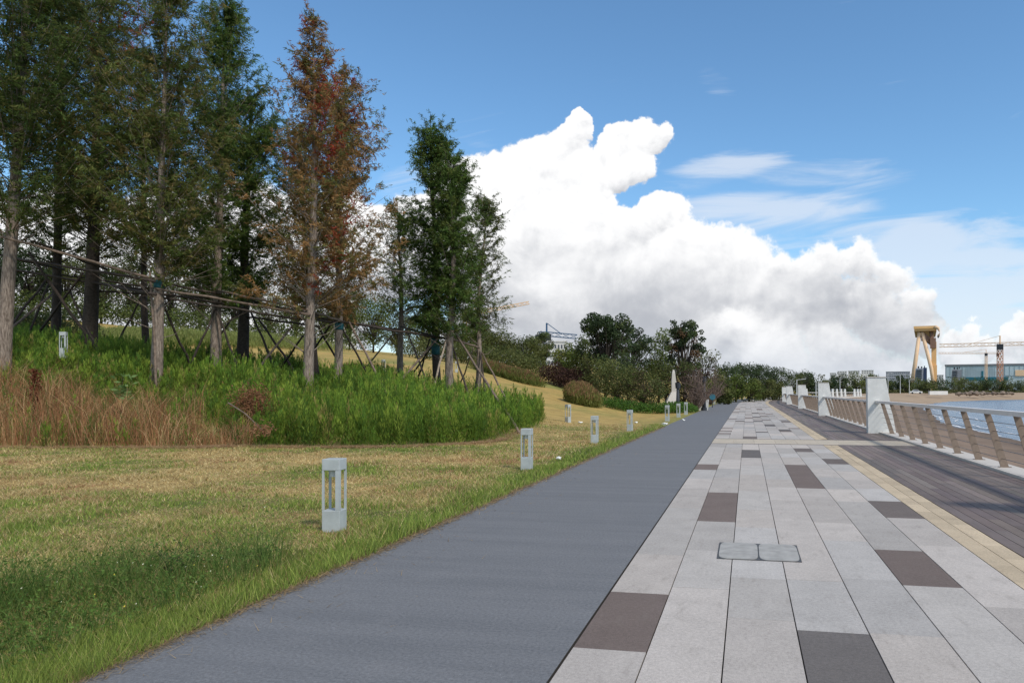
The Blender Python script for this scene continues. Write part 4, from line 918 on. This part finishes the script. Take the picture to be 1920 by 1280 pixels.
# ------------------------------------------------------------------ far shore: trees, buildings, cranes
def far_shore():
    rs = np.random.RandomState(21)
    # countable belt of trees
    k = 0
    for px in list(range(1500, 1960, 13)):
        d = 262 + rs.uniform(0, 60) + max(0, (px - 1640)) * .25; top = 706 + rs.uniform(-7, 7) + max(0, (px - 1700)) * .03
        if px < 1640: d -= 30; top -= 6
        b = P(px + rs.uniform(-4, 4), CY, d); b[2] = .1; h = (CY - top) / F * d + H - .1; pal = ['pine', 'bush', 'bush', 'fresh'][rs.choice(4, p=[.4, .3, .2, .1])]
        broad('far_tree', 'far bushy tree in the belt behind the beach', b, h, 26 / F * d * rs.uniform(.9, 1.4), pal, 500 + k, 700, 22, .75, .2, .0, .2, 'far belt of trees behind the beach'); k += 1
    n = 14000; px = rs.uniform(1490, 2050, n); d = rs.uniform(262, 285, n) + np.maximum(0, px - 1640) * .25; x = FW[0] * d + (px - CX) / F * d * RT[0]; y = FW[1] * d + (px - CX) / F * d * RT[1]
    hh = 2.6 * fbm(x * .08, y * .08, 5) * rs.rand(n) + .2; D = rs.normal(size=(n, 3)); D /= np.linalg.norm(D, axis=1)[:, None]
    V, Q, c = leaves(np.stack([x, y, hh], 1), D, rs.uniform(.5, 1.2, n), rs.uniform(.3, .5, n), np.array([[.06, .075, .025], [.10, .11, .035], [.045, .05, .02], [.13, .12, .05]])[rs.randint(0, 4, n)])
    tag(mk('undergrowth', V, Q, M['leaf'], col=c), 'low scrub and rough grass under the far belt of trees', 'scrub', kind='stuff')
    def fr(px, d): p = P(px, CY, d); p[2] = 0; return p
    # a local frame facing the camera for far structures: x right, y away, z up, in metres
    def frame(px, d):
        o = fr(px, d); f = np.array([o[0], o[1], 0.]); f /= np.linalg.norm(f); r_ = np.array([f[1], -f[0], 0.]); cs = float(f @ FW); return o, (lambda x, y, z: o + r_ * x * cs + f * y + np.array([0, 0, z]))
    def hx(m, L, x0, x1, y0, y1, z0, z1): return m.hexa([L(x0, y0, z0), L(x1, y0, z0), L(x1, y1, z0), L(x0, y1, z0), L(x0, y0, z1), L(x1, y0, z1), L(x1, y1, z1), L(x0, y1, z1)])
    # gantry crane, seen along its girder
    d = 700.; k = d / F; o, L = frame(1735, d); Z = lambda py: (CY - py) * k + H; X = lambda px: (px - 1735) * k
    t = empty('gantry_crane', o, 'tall sand yellow shipyard gantry crane rising above the far trees', 'gantry crane')
    m = MB(); hx(m, L, X(1714), X(1756), 0, 95, Z(620), Z(612)); hx(m, L, X(1713), X(1757), -1, 1.5, Z(616), Z(611)); m.build('girder', M['crane'], t)
    MB().tube([L(X(1708), 2, 0), L(X(1724), 4, Z(622))], [2.1, 1.7], 8).build('leg', M['cranep'], t, smooth=True)
    MB().tube([L(X(1752), 2, 0), L(X(1746), 2, Z(690)), L(X(1729), 4, Z(622))], [1.5, 1.7, 1.7], 8).build('leg', M['cranep'], t, smooth=True)
    m = MB(); hx(m, L, X(1745.5), X(1757), 6, 14, 0, Z(684)); hx(m, L, X(1746.5), X(1756), 7, 13, Z(684), Z(640)); m.build('leg', M['crane'], t)
    m = MB(); m.bar(L(X(1724), 6, Z(622)), L(X(1751), 10, Z(645)), 4.5); m.bar(L(X(1746), 8, Z(620)), L(X(1749), 9, Z(650)), 3); hx(m, L, X(1727), X(1738), 3, 9, Z(638), Z(626)); hx(m, L, X(1744), X(1755), 5, 13, Z(652), Z(633)); m.build('machinery_house', M['brown'], t)
    m = MB(); m.tube([L(X(1752), -1, Z(613)), L(X(1759), -1, Z(616)), L(X(1762), -1, Z(624)), L(X(1759), -1, Z(631))], [1.6, 1.5, 1.3, 1.2], 8); m.build('hoist_arm', M['cranep'], t, smooth=True)
    MB().add(*[np.array([L(X(1757), -2, Z(631)), L(X(1761), -2, Z(631)), L(X(1761), 0, Z(631)), L(X(1757), 0, Z(631)), L(X(1758), -2, Z(634)), L(X(1760), -2, Z(634)), L(X(1760), 0, Z(634)), L(X(1758), 0, Z(634))]), [[0, 3, 2, 1][::-1], [4, 5, 6, 7][::-1], [0, 1, 5, 4], [1, 2, 6, 5], [2, 3, 7, 6], [3, 0, 4, 7]]]).build('hook', M['dark'], t)
    # lattice tower cranes
    def lattice(m, a, b, w, step):
        a, b = np.array(a), np.array(b); dv = b - a; n = max(2, int(np.linalg.norm(dv) / step)); dn = dv / np.linalg.norm(dv)
        u = np.cross(dn, [0, 0, 1.]) if abs(dn[2]) < .9 else RT.copy(); u /= np.linalg.norm(u); v = np.cross(dn, u)
        cs = [(u * i + v * j) * w / 2 for i, j in [(-1, -1), (1, -1), (1, 1), (-1, 1)]]
        for c in cs: m.bar(a + c, b + c, w * .16)
        for i in range(n):
            p, q = a + dv * i / n, a + dv * (i + 1) / n
            for j in range(4): m.bar(p + cs[j], q + cs[(j + 1) % 4], w * .10)
    def tower_crane(label, px, d, topy, jibx, jiby2, backx, m1, m2, group='tower cranes', w=2.):
        k = d / F; o, L = frame(px, d); Z = lambda py: (CY - py) * k + H; X = lambda q: (q - px) * k
        t = empty('tower_crane', o, label, 'tower crane', group); m = MB(); lattice(m, L(0, 0, 0), L(0, 0, Z(topy)), w, w * 1.3); m.build('mast', M[m1], t)
        m = MB(); lattice(m, L(0, 0, Z(topy)), L(X(jibx), 0, Z(jiby2)), w * .8, w * 1.5); m.build('jib', M[m2], t)
        if backx is not None: m = MB(); lattice(m, L(0, 0, Z(topy)), L(X(backx), 0, Z(topy + .3)), w * .8, w * 1.5); m.build('counter_jib', M[m2], t); m = MB(); hx(m, L, X(backx) - 1.5, X(backx) + 1.5, -w * .5, w * .5, Z(topy) - 3.2, Z(topy) - .4); m.build('counterweight', M['dark'], t)
        m = MB(); m.bar(L(0, 0, Z(topy)), L(0, 0, Z(topy) + 2.2 * w), w * .28); m.bar(L(0, 0, Z(topy) + 2.2 * w), L(X(jibx) * .5, 0, (Z(topy) + Z(jiby2)) / 2 + .5), .3); m.build('top_frame', M[m2], t)
        m = MB(); hx(m, L, -w * .9, w * .9, -w, w, Z(topy) - w * 1.4, Z(topy) - .1); m.build('cab', M['dark'], t); return t
    tower_crane('orange tower crane with long level jib in front of the glass hall', 1875, 660, 645, 1757, 645, 1932, 'orange', 'cranep', w=3.4)
    tower_crane('smaller dark hooked crane with low jib left of the orange mast', 1849, 690, 662, 1757, 660, 1871, 'cranep', 'cranep', w=1.6)
    tower_crane('blue tower crane above the pale apartment block', 1025, 330, 626, 1082, 631, 1010, 'craneb', 'craneb', w=2.2)
    tower_crane('pale yellow tower crane with raised jib half hidden behind the redwoods', 872, 520, 591, 994, 565, 850, 'crane', 'crane', w=2.2)
    # hall
    d = 760.; k = d / F; o, L = frame(1860, d); Z = lambda py: (CY - py) * k + H; X = lambda q: (q - 1860) * k
    t = empty('glass_hall', o, 'long blue glazed shipyard hall with a flat grey roof edge', 'hall')
    m = MB(); hx(m, L, X(1770), X(2100), 0, 60, 0, Z(685)); m.build('wall', M['hall'], t)
    m = MB(); hx(m, L, X(1769), X(2101), -1, 61, Z(685), Z(682)); m.build('roof', M['roofg'], t)
    m = MB()
    for q in np.arange(1808, 1868, 3.): m = MB(); hx(m, L, X(q), X(q + 1.6), -.5, 0, Z(707), Z(689)); m.build('glazing', M['hallp'], t)
    for q in np.arange(1772, 1806, 8.): m = MB(); hx(m, L, X(q), X(q + 6), -.5, 0, Z(705), Z(688)); m.build('glazing', M['hallp'], t)
    for q in np.arange(1884, 2096, 9.): m = MB(); hx(m, L, X(q), X(q + 7), -.5, 0, Z(704), Z(687)); m.build('glazing', M['hallp'], t)
    m = MB(); hx(m, L, X(1810), X(1890), -.8, 0, Z(713), Z(706.5)); hx(m, L, X(1840), X(1844), -.8, 0, Z(706.5), Z(695)); m.build('door_panel', M['teal'], t)
    m = MB(); hx(m, L, X(1903), X(1922), -.9, 0, Z(705), Z(694)); m.build('billboard', M['cranep'], t)
    # ship superstructures
    for px, d, x0, x1, y0, lab, dk in [(1724, 640, 1713, 1738, 690, 'grey ship superstructure with navy funnel under the gantry crane', True), (1793, 720, 1782, 1803, 692, 'grey ship superstructure standing before the glass hall', False)]:
        k = d / F; o, L = frame(px, d); Z = lambda py: (CY - py) * k + H; X = lambda q: (q - px) * k; t = empty('ship', o, lab, 'ship', 'ships in the yard'); m = MB(); w = x1 - x0
        m.hexa([L(X(x0), 0, 0), L(X(x1 - w * .25), 0, 0), L(X(x1 - w * .25), 16, 0), L(X(x0), 16, 0), L(X(x0 + w * .15), 2, Z(y0)), L(X(x1 - w * .3), 2, Z(y0)), L(X(x1 - w * .3), 16, Z(y0)), L(X(x0 + w * .15), 16, Z(y0))]); m.build('superstructure', M['shipg'], t)
        m = MB()
        for r_ in range(5): hx(m, L, X(x0 + w * .2), X(x1 - w * .36), .1 + .4 * (5 - r_) * 0, 2.2, Z(y0 + 4 + 3.6 * r_), Z(y0 + 2.8 + 3.6 * r_))
        m.build('window_band', M['window'], t)
        m = MB(); hx(m, L, X(x1 - w * .28), X(x1), 3, 15, 0, Z(y0 - 1 if dk else y0 + 1)); m.build('funnel', M['shipb' if dk else 'shipg'], t)
        m = MB(); hx(m, L, X(x0 + w * .3), X(x0 + w * .42), 4, 7, Z(y0), Z(y0 - 4)); hx(m, L, X(x0 + w * .55), X(x0 + w * .66), 4, 7, Z(y0), Z(y0 - 3.4)); hx(m, L, X(x0 + w * .78), X(x0 + w * .86), 4, 7, Z(y0 - 1), Z(y0 - 4.5)); m.build('mast', M['dark'], t)
    # pale town blocks on the skyline
    def block(px, d, x0, x1, y0, lab, m_='bwhite', rows=3, cols=6, dep=14., base=0., group='pale town blocks on the skyline'):
        k = d / F; o, L = frame(px, d); Z = lambda py: (CY - py) * k + H; X = lambda q: (q - px) * k; t = empty('apartment_block', o, lab, 'apartment block', group)
        m = MB(); hx(m, L, X(x0), X(x1), 0, dep, base, Z(y0)); m.build('wall', M[m_], t); m = MB(); hx(m, L, X(x0) - .3, X(x1) + .3, -.3, dep + .3, Z(y0), Z(y0) + .5); m.build('roof', M['roofg' if m_ == 'bgrey' else 'bwhite'], t)
        W_ = X(x1) - X(x0); hh = 3.2
        for r_ in range(rows):
            for c in range(cols):
                xx = X(x0) + W_ * (c + .25) / cols; m = MB(); hx(m, L, xx, xx + W_ * .5 / cols, -.06, .05, Z(y0) - 2.6 - r_ * hh, Z(y0) - 1.1 - r_ * hh); m.build('window', M['window'], t)
    block(1043, 300, 1027, 1062, 641, 'pale apartment block with dark windows under the blue crane', rows=6, cols=6)
    block(975, 300, 962, 992, 646, 'pale unfinished block just left of the blue crane', rows=3, cols=3)
    for i, (a, b, y0, c) in enumerate([(1556, 1568, 699, 3), (1570, 1588, 696, 4), (1590, 1612, 695, 5), (1615, 1638, 694, 5)]):
        block((a + b) / 2, 1500, a, b, y0, ['leftmost low white town block on the skyline', 'white town block second from the left on the skyline', 'long white town block third from the left on the skyline', 'white town block left of the big white pillar on the skyline'][i], rows=2, cols=c)
    block(1682, 900, 1661, 1706, 697, 'long grey block with a row of windows beside the gantry crane', 'bgrey', 3, 12)
    block(1762, 1100, 1756, 1769, 703, 'small white block between gantry crane and glass hall', rows=2, cols=3)
    # pale block behind the redwoods on the hill
    for px, x0, x1, y0, lab in [(640, 612, 668, 560, 'pale low block behind the teal wrapped trunk')]:
        block(px, 260, x0, x1, y0, lab, 'bwhite', 8, 8, group='pale blocks behind the hill')
    # shore clutter
    for px, d, py, lab in [(1530, 215, 706, 'leftmost pale lamp post by the far bend'), (1575, 235, 708, 'pale lamp post right of the second white pillar'), (1665, 262, 700, 'pale lamp post just right of the big white pillar'), (1688, 268, 702, 'pale lamp post left of the white car'), (1705, 270, 712, 'short pale lamp post beside the white car'), (1494, 150, 712, 'thin pale pole above the third white pillar')]:
        o, L = frame(px, d); h = (CY - py) / F * d + H; t = empty('street_lamp', o, lab, 'street lamp', 'lamp posts on the far shore road'); MB().tube([L(0, 0, -.6), L(0, 0, h)], [.14, .08], 6).build('pole', M['lamp'], t)
        m = MB(); m.bar(L(-.1, 0, h), L(1.3, 0, h + .15), .1); m.bar(L(.9, 0, h + .12), L(1.8, 0, h + .18), .35, .12); m.build('lamp_head', M['lamp'], t)
    o, L = frame(1718, 252); o = o + np.array([0, 0, .45]); t = empty('parked_car', o, 'small white car parked on the road behind the beach', 'car'); m = MB()
    L0 = L; L = lambda x, y, z: L0(x, y, z + .45)
    m.hexa([L(-2.1, 0, .3), L(2.1, 0, .3), L(2.1, 1.7, .3), L(-2.1, 1.7, .3), L(-2.1, 0, .9), L(2.1, 0, .85), L(2.1, 1.7, .85), L(-2.1, 1.7, .9)]); m.hexa([L(-1.5, .1, .9), L(1.2, .1, .86), L(1.2, 1.6, .86), L(-1.5, 1.6, .9), L(-.9, .2, 1.45), L(.5, .2, 1.45), L(.5, 1.5, 1.45), L(-.9, 1.5, 1.45)]); m.build('body', M['litter'], t)
    MB().hexa([L(-1.25, .05, .95), L(.95, .05, .92), L(.95, .1, .92), L(-1.25, .1, .95), L(-.85, .12, 1.36), L(.45, .12, 1.36), L(.45, .2, 1.36), L(-.85, .2, 1.36)]).build('window', M['window'], t)
    for sx in (-1.3, 1.3): MB().tube([L(sx, -.05, .32), L(sx, .25, .32)], .33, 12).build('wheel', M['dark'], t)
    m = MB(); a, b = P(1742, CY, 255), P(1776, CY, 262); a[2] = b[2] = .75; m.bar(a, b, .5, 1.3); tag(m.build('quay_wall', M['bwhite']), 'short low white wall between the far beach and the trees', 'wall')
    rs2 = np.random.RandomState(5); spots = [(px, rs2.uniform(-5, 9)) for px in np.linspace(1794, 1898, 24)]
    for i, (px, off) in enumerate(spots):
        p = P(px, CY, float(np.interp(px, [1775, 1850, 1920], [258, 290, 306])) + off); s = rs2.uniform(.45, 1.05); p[2] = .15 + .35 * s; V, T_ = blob(rs2, (s * rs2.uniform(.9, 1.3), s, s * rs2.uniform(.6, 1.)), 2); o = mk('boulder', V + p, T_, M['rock'], smooth=False)
        tag(o, 'brown boulder in the heap along the far waterline', 'boulder', 'boulders along the far waterline')
far_shore()

# ------------------------------------------------------------------ lawn lights
def bollards():
    def proto():
        t = empty('bollard_light', (0, 0, 0), 'x', 'bollard light', 'square post lights on the lawn'); s = .1; e = .004
        m = MB(); m.box(-s, s, -s, s, -.12, .235); o = m.build('base', M['bollard'], t, local=True); bev(o, .006)
        m = MB(); m.box(-s, s, -s, s, .675, .80); o = m.build('cap', M['bollard'], t, local=True); bev(o, .006)
        for i, (a, b) in enumerate([(-1, -1), (1, -1), (1, 1), (-1, 1)]):
            w = .046 if i == 1 else .022
            m = MB(); x0, x1 = sorted((a * s * .985, a * (s * .985 - w))); y0, y1 = sorted((b * s * .985, b * (s * .985 - w))); m.box(x0, x1, y0, y1, .235, .675); o = m.build('corner_post', M['bollard'], t, local=True)
        m = MB(); m.tube([[0, 0, .60], [0, 0, .675]], .045, 14); m.build('lamp', M['bollardw'], t, local=True, smooth=False)
        return t
    def bev(o, w): b = o.modifiers.new('bevel', 'BEVEL'); b.width = w; b.segments = 2
    p0 = proto(); first = [True]
    def place(pos, rz, lab, grp='square post lights on the lawn', s=1.):
        if first[0]: o = p0; first[0] = False
        else:
            o = p0.copy(); S.collection.objects.link(o)
            for c in list(p0.children): d = c.copy(); S.collection.objects.link(d); d.parent = o
        o.location = tuple(float(v) for v in pos); o.rotation_euler = (0, 0, rz); o.scale = (s, s, s); o['label'] = lab; o['group'] = grp
    for px, py, rz, lab in [(627, 994, R(7), 'nearest and largest grey square post light standing on the lawn'),
        (988, 879, R(1), 'grey square post light standing at the right end of the bed front'),
        (1115, 830, R(-1), 'grey square post light third from the camera, beside the path'),
        (1181, 807, R(-6), 'pale square post light left of the row of three, on yellow lawn'),
        (1065, 791, R(60), 'square post light set back on the lawn right of the bed'),
        (1251, 789, R(-5), 'leftmost of three pale post lights before the low hedge'),
        (1272, 782, R(-5), 'middle one of three pale post lights before the low hedge'),
        (1286, 777, R(-5), 'rightmost of three pale post lights before the low hedge')]:
        place(T(px, py), rz, lab)
    place(onground(119, 26.2) + [0, 0, .72], R(28), 'white framed post light standing in the bed near the black trunk')
    place(T(856, 698, .0), R(20), 'small square post light half hidden by the bed on the hillside'); place(T(719, 698), R(10), 'tiny square post light far up the hillside lawn')
    for i in range(13):
        y = 88 + 5.6 * i; place((XL - .25 + float(bend(y)), y, float(ground(XL - .25 + bend(y), y))), 0, 'pale post light in the long far row beside the path', 'far row of post lights along the bend')
bollards()

# ------------------------------------------------------------------ railing
def railing():
    def Q(x, y, z): return np.array([x + float(bend(y)), y, z])
    PY = [9.6, 28.5, 47.6, 66.2, 85.6, 104.5, 123.5, 142.5]; TH = .36
    labs = ['white tapered pillar at the near end of the railing', 'largest white tapered pillar in the railing, nearest to the cross band', 'second white tapered pillar along the railing', 'third white tapered pillar along the railing', 'fourth white tapered pillar along the railing', 'fifth white pillar seen past the fourth one', 'sixth white pillar near the bend of the promenade', 'last white pillar at the bend of the promenade']
    for y, lab in zip(PY, labs):
        m = MB(); b0, b1, t0, t1 = 4.30, 5.27, 4.27, 4.90; h = 2.02
        t = empty('railing_pillar', Q(4.7, y, 0), lab, 'pillar', 'white pillars in the railing')
        m.hexa([Q(b0, y, -.02), Q(b1, y, -.02), Q(b1, y + TH, -.02), Q(b0, y + TH, -.02), Q(t0, y, h), Q(t1, y, h), Q(t1, y + TH, h), Q(t0, y + TH, h)])
        o = m.build('shaft', M['white'], t); bv = o.modifiers.new('bevel', 'BEVEL'); bv.width = .012; bv.segments = 2
        m = MB(); m.hexa([Q(t0 - .02, y - .02, h), Q(t1 + .02, y - .02, h), Q(t1 + .02, y + TH + .02, h), Q(t0 - .02, y + TH + .02, h), Q(t0 - .02, y - .02, h + .035), Q(t1 + .02, y - .02, h + .035), Q(t1 + .02, y + TH + .02, h + .035), Q(t0 - .02, y + TH + .02, h + .035)]); m.build('cap', M['coping'], t)
    slabs = ['nearest stretch of railing with steel cables, in front of the water', 'second stretch of railing between the two biggest white pillars', 'third stretch of railing between second and third white pillars', 'fourth stretch of railing between third and fourth white pillars', 'fifth stretch of railing past the fourth white pillar', 'sixth stretch of railing near the bend', 'seventh stretch of railing at the bend']
    for a, b, lab in zip(PY[:-1], PY[1:], slabs):
        y0, y1 = a + TH, b; t = empty('railing', Q(4.95, y0, .05), lab, 'railing', 'railing along the promenade')
        ys = np.linspace(y0, y1, 7); m = MB()
        lx = lambda z: 4.95 - .33 * (z - .05) / 1.09
        for p, q in zip(ys[:-1], ys[1:]):
            m.hexa([Q(4.545, p, 1.10), Q(4.695, p, 1.10), Q(4.695, q, 1.10), Q(4.545, q, 1.10), Q(4.55, p, 1.185), Q(4.69, p, 1.185), Q(4.69, q, 1.185), Q(4.55, q, 1.185)])
        m.build('handrail', M['rail'], t)
        for z in (.22, .40, .58, .76, .94): MB().tube([Q(lx(z), p, z) for p in ys], .0065, 5, cap=False).build('cable', M['cable'], t)
        nP = 11; st = (y1 - y0) / (nP + .2)
        for i in range(nP):
            y = y0 + st * (i + .6); w = .075; th = .011; m = MB()
            m.hexa([Q(4.95 - w, y - th, .05), Q(4.95 + w, y - th, .05), Q(4.95 + w, y + th, .05), Q(4.95 - w, y + th, .05), Q(4.62 - w * .8, y - th, 1.135), Q(4.62 + w * .8, y - th, 1.135), Q(4.62 + w * .8, y + th, 1.135), Q(4.62 - w * .8, y + th, 1.135)])
            o = m.build('post', M['post'], t)
            if a < 60: m = MB(); m.hexa([Q(4.95 - .11, y - .06, .05), Q(4.95 + .11, y - .06, .05), Q(4.95 + .11, y + .06, .05), Q(4.95 - .11, y + .06, .05), Q(4.95 - .11, y - .06, .062), Q(4.95 + .11, y - .06, .062), Q(4.95 + .11, y + .06, .062), Q(4.95 - .11, y + .06, .062)]); b_ = m.build('base_plate', M['post'], t); b_.parent = o; b_.location = (0, 0, 0); b_.data.transform(__import__('mathutils').Matrix.Translation((0, 0, 0)))
    # the far arm of the promenade swinging round the bay
    pts = [(1498, 168), (1512, 172), (1552, 176), (1561, 180), (1569, 184), (1577, 188), (1584, 192), (1602, 196), (1608, 202), (1613, 208)]
    base = [P(a, CY, b) for a, b in pts]; m = MB(); 
    for p, q in zip(base[:-1], base[1:]): pp, qq = p.copy(), q.copy(); pp[2] = qq[2] = -.55; m.bar(pp, qq, 3.2, 1.2)
    tag(m.build('far_promenade', M['coping']), kind='structure')
    for i, p in enumerate(base):
        q = p.copy(); q[2] = 0; m = MB(); a, b_ = RT * .34, RT * .15; f = FW * .3
        m.hexa([q - a - f, q + a - f, q + a + f, q - a + f] + [v + np.array([0, 0, 2.]) for v in (q - b_ - f, q + b_ - f, q + b_ + f, q - b_ + f)])
        tag(m.build('railing_pillar', M['white']), 'small white pillar on the far arm of the promenade', 'pillar', 'white pillars on the far arm of the promenade')
    m = MB(); t = empty('railing', base[2] * [1, 1, 0], 'pale railing on the far curved arm of the promenade', 'railing')
    for p, q in zip(base[:-1], base[1:]): m.bar(p * [1, 1, 0] + [0, 0, 1.1], q * [1, 1, 0] + [0, 0, 1.1], .14, .1)
    m.build('handrail', M['rail'], t)
    for p, q in zip(base[:-1], base[1:]):
        for f in np.arange(.1, 1, .2): c = (p * (1 - f) + q * f) * [1, 1, 0]; MB().bar(c, c + [0, 0, 1.1], .06).build('post', M['post'], t)
railing()

# ------------------------------------------------------------------ small things
def small():
    # double manhole cover with rounded inlays
    A = [G(*p) for p in [(1349, 1017), (1494, 1022), (1503, 1053), (1344, 1048)]]; y0 = (A[2][1] + A[3][1]) / 2; y1 = (A[0][1] + A[1][1]) / 2; x0 = (A[0][0] + A[3][0]) / 2; x1 = (A[1][0] + A[2][0]) / 2
    t = empty('manhole_cover', ((x0 + x1) / 2, (y0 + y1) / 2, 0), 'twin panel grey manhole cover set in the pale paving', 'manhole cover')
    MB().box(x0, x1, y0, y1, -.02, .005).build('frame', M['iron'], t); xm = (x0 + x1) / 2
    for a, b in ((x0 + .012, xm - .006), (xm + .006, x1 - .012)):
        cx, cy, rx, ry = (a + b) / 2, (y0 + y1) / 2, (b - a) / 2, (y1 - y0) / 2 - .008; th = np.linspace(0, 2 * math.pi, 64, endpoint=False); c, s = np.cos(th), np.sin(th); e = .32
        V = np.stack([cx + rx * np.sign(c) * abs(c) ** e, cy + ry * np.sign(s) * abs(s) ** e, 0 * th + .0095], 1); V2 = V.copy(); V2[:, 2] = 0; n = 64
        Q = [[n + i, n + (i + 1) % n, (i + 1) % n, i] for i in range(n)]; T_ = [[2 * n, i, (i + 1) % n] for i in range(n)]
        mk('panel', np.vstack([V, V2, [[cx, cy, .0095]]]), [np.array(Q), np.array(T_)], M['cover'], t)
    # white scraps on the grass
    for px, py, s, lab in [(1047, 862, .07, 'white scrap on the grass right of the second post light'), (1088, 793, .08, 'white scrap lying on yellow lawn by the set back post light'), (1193, 793, .08, 'white scrap just right of the pale fourth post light'), (1281, 788, .09, 'pair of white scraps at the path edge near the hedge'), (1247, 797, .12, 'flat pale scrap at the path edge below the three post lights')]:
        V, T_ = blob(np.random.RandomState(px), (s, s * .7, s * .55), 2, .5); p = T(px, py); tag(mk('litter', V + p + [0, 0, s * .4], T_, M['litter']), lab, 'litter', 'white scraps on the lawn')
    # planters, lamp poles, sign, monument by the thicket
    for px, d, w, h, lab in [(1319, 59, .8, .85, 'white square planter standing at the path edge'), (1309, 62, .75, .8, 'white planter half hidden behind the first planter')]:
        p = onground(px, d); t = empty('planter', p, lab, 'planter', 'white planters at the path edge'); m = MB(); a = w / 2
        m.hexa([p + [-a * .85, -a * .85, -.05], p + [a * .85, -a * .85, -.05], p + [a * .85, a * .85, -.05], p + [-a * .85, a * .85, -.05], p + [-a, -a, h], p + [a, -a, h], p + [a, a, h], p + [-a, a, h]]); m.build('pot', M['white'], t)
        m = MB(); m.box(p[0] - a * .9, p[0] + a * .9, p[1] - a * .9, p[1] + a * .9, p[2] + h, p[2] + h + .02); m.build('soil', M['soil'], t)
    for px, d, py, lab in [(1320, 58, 716, 'black lamp pole rising behind the white planters'), (1271, 52, 728, 'short black lamp pole beside the white monument')]:
        p = onground(px, d); h = (CY - py) / F * d + H - p[2]; t = empty('lamp_pole', p, lab, 'lamp pole', 'black lamp poles by the thicket'); MB().tube([p - [0, 0, .1], p + [0, 0, h * .4], p + [0, 0, h]], [.17, .13, .09], 10).build('pole', M['dark'], t, smooth=True)
        MB().tube([p + [0, 0, h], p + [0, 0, h + .4]], [.16, .2], 10).build('lamp_head', M['dark'], t)
        MB().tube([p - [0, 0, .1], p + [0, 0, .25]], [.24, .22], 10).build('base', M['dark'], t)
    p = onground(1336, 68); t = empty('sign', p, 'small round teal sign on a post beside the far path', 'sign'); z = (CY - 744) / F * 68 + H; q = p.copy(); q[2] = z
    th = np.linspace(0, 6.283, 24, endpoint=False); V = np.array([q + RT * .27 * math.cos(a) + np.array([0, 0, .27 * math.sin(a)]) for a in th]); V = np.vstack([V, V + FW * .06]); n = 24
    mk('panel', np.vstack([V, [q], [q + FW * .06]]), [np.array([[i, (i + 1) % n, n + (i + 1) % n, n + i] for i in range(n)]), np.array([[2 * n, (i + 1) % n, i] for i in range(n)] + [[2 * n + 1, n + i, n + (i + 1) % n] for i in range(n)])], M['signt'], t)
    MB().tube([p + FW * .1 - [0, 0, .1], q + FW * .1 + [0, 0, .3]], .04, 8).build('post', M['dark'], t)
    d = 54.; p = onground(1262, d); k = d / F; Zy = lambda py: (CY - py) * k + H; t = empty('monument', p, 'tall white pointed monument with sloping white base beside the thicket', 'monument')
    def ring(py, x0, x1, dp): z = Zy(py); return [p * [1, 1, 0] + RT * ((x0 - 1262) * k) - FW * dp + [0, 0, z], p * [1, 1, 0] + RT * ((x1 - 1262) * k) - FW * dp + [0, 0, z], p * [1, 1, 0] + RT * ((x1 - 1262) * k) + FW * dp + [0, 0, z], p * [1, 1, 0] + RT * ((x0 - 1262) * k) + FW * dp + [0, 0, z]]
    m = MB(); rings = [(735, 1259, 1268, .2), (716, 1259, 1267.5, .18), (700, 1260, 1265.5, .15), (693, 1261.5, 1264, .08)]
    for a, b in zip(rings[:-1], rings[1:]): m.hexa(ring(*a) + ring(*b))
    m.build('shaft', M['coping'], t); m = MB(); m.hexa(ring(762, 1244, 1270, .8) + ring(750, 1250, 1270, .6)); m.hexa(ring(750, 1250, 1270, .6) + ring(735, 1258, 1268.5, .3)); m.build('base', M['coping'], t)
small()
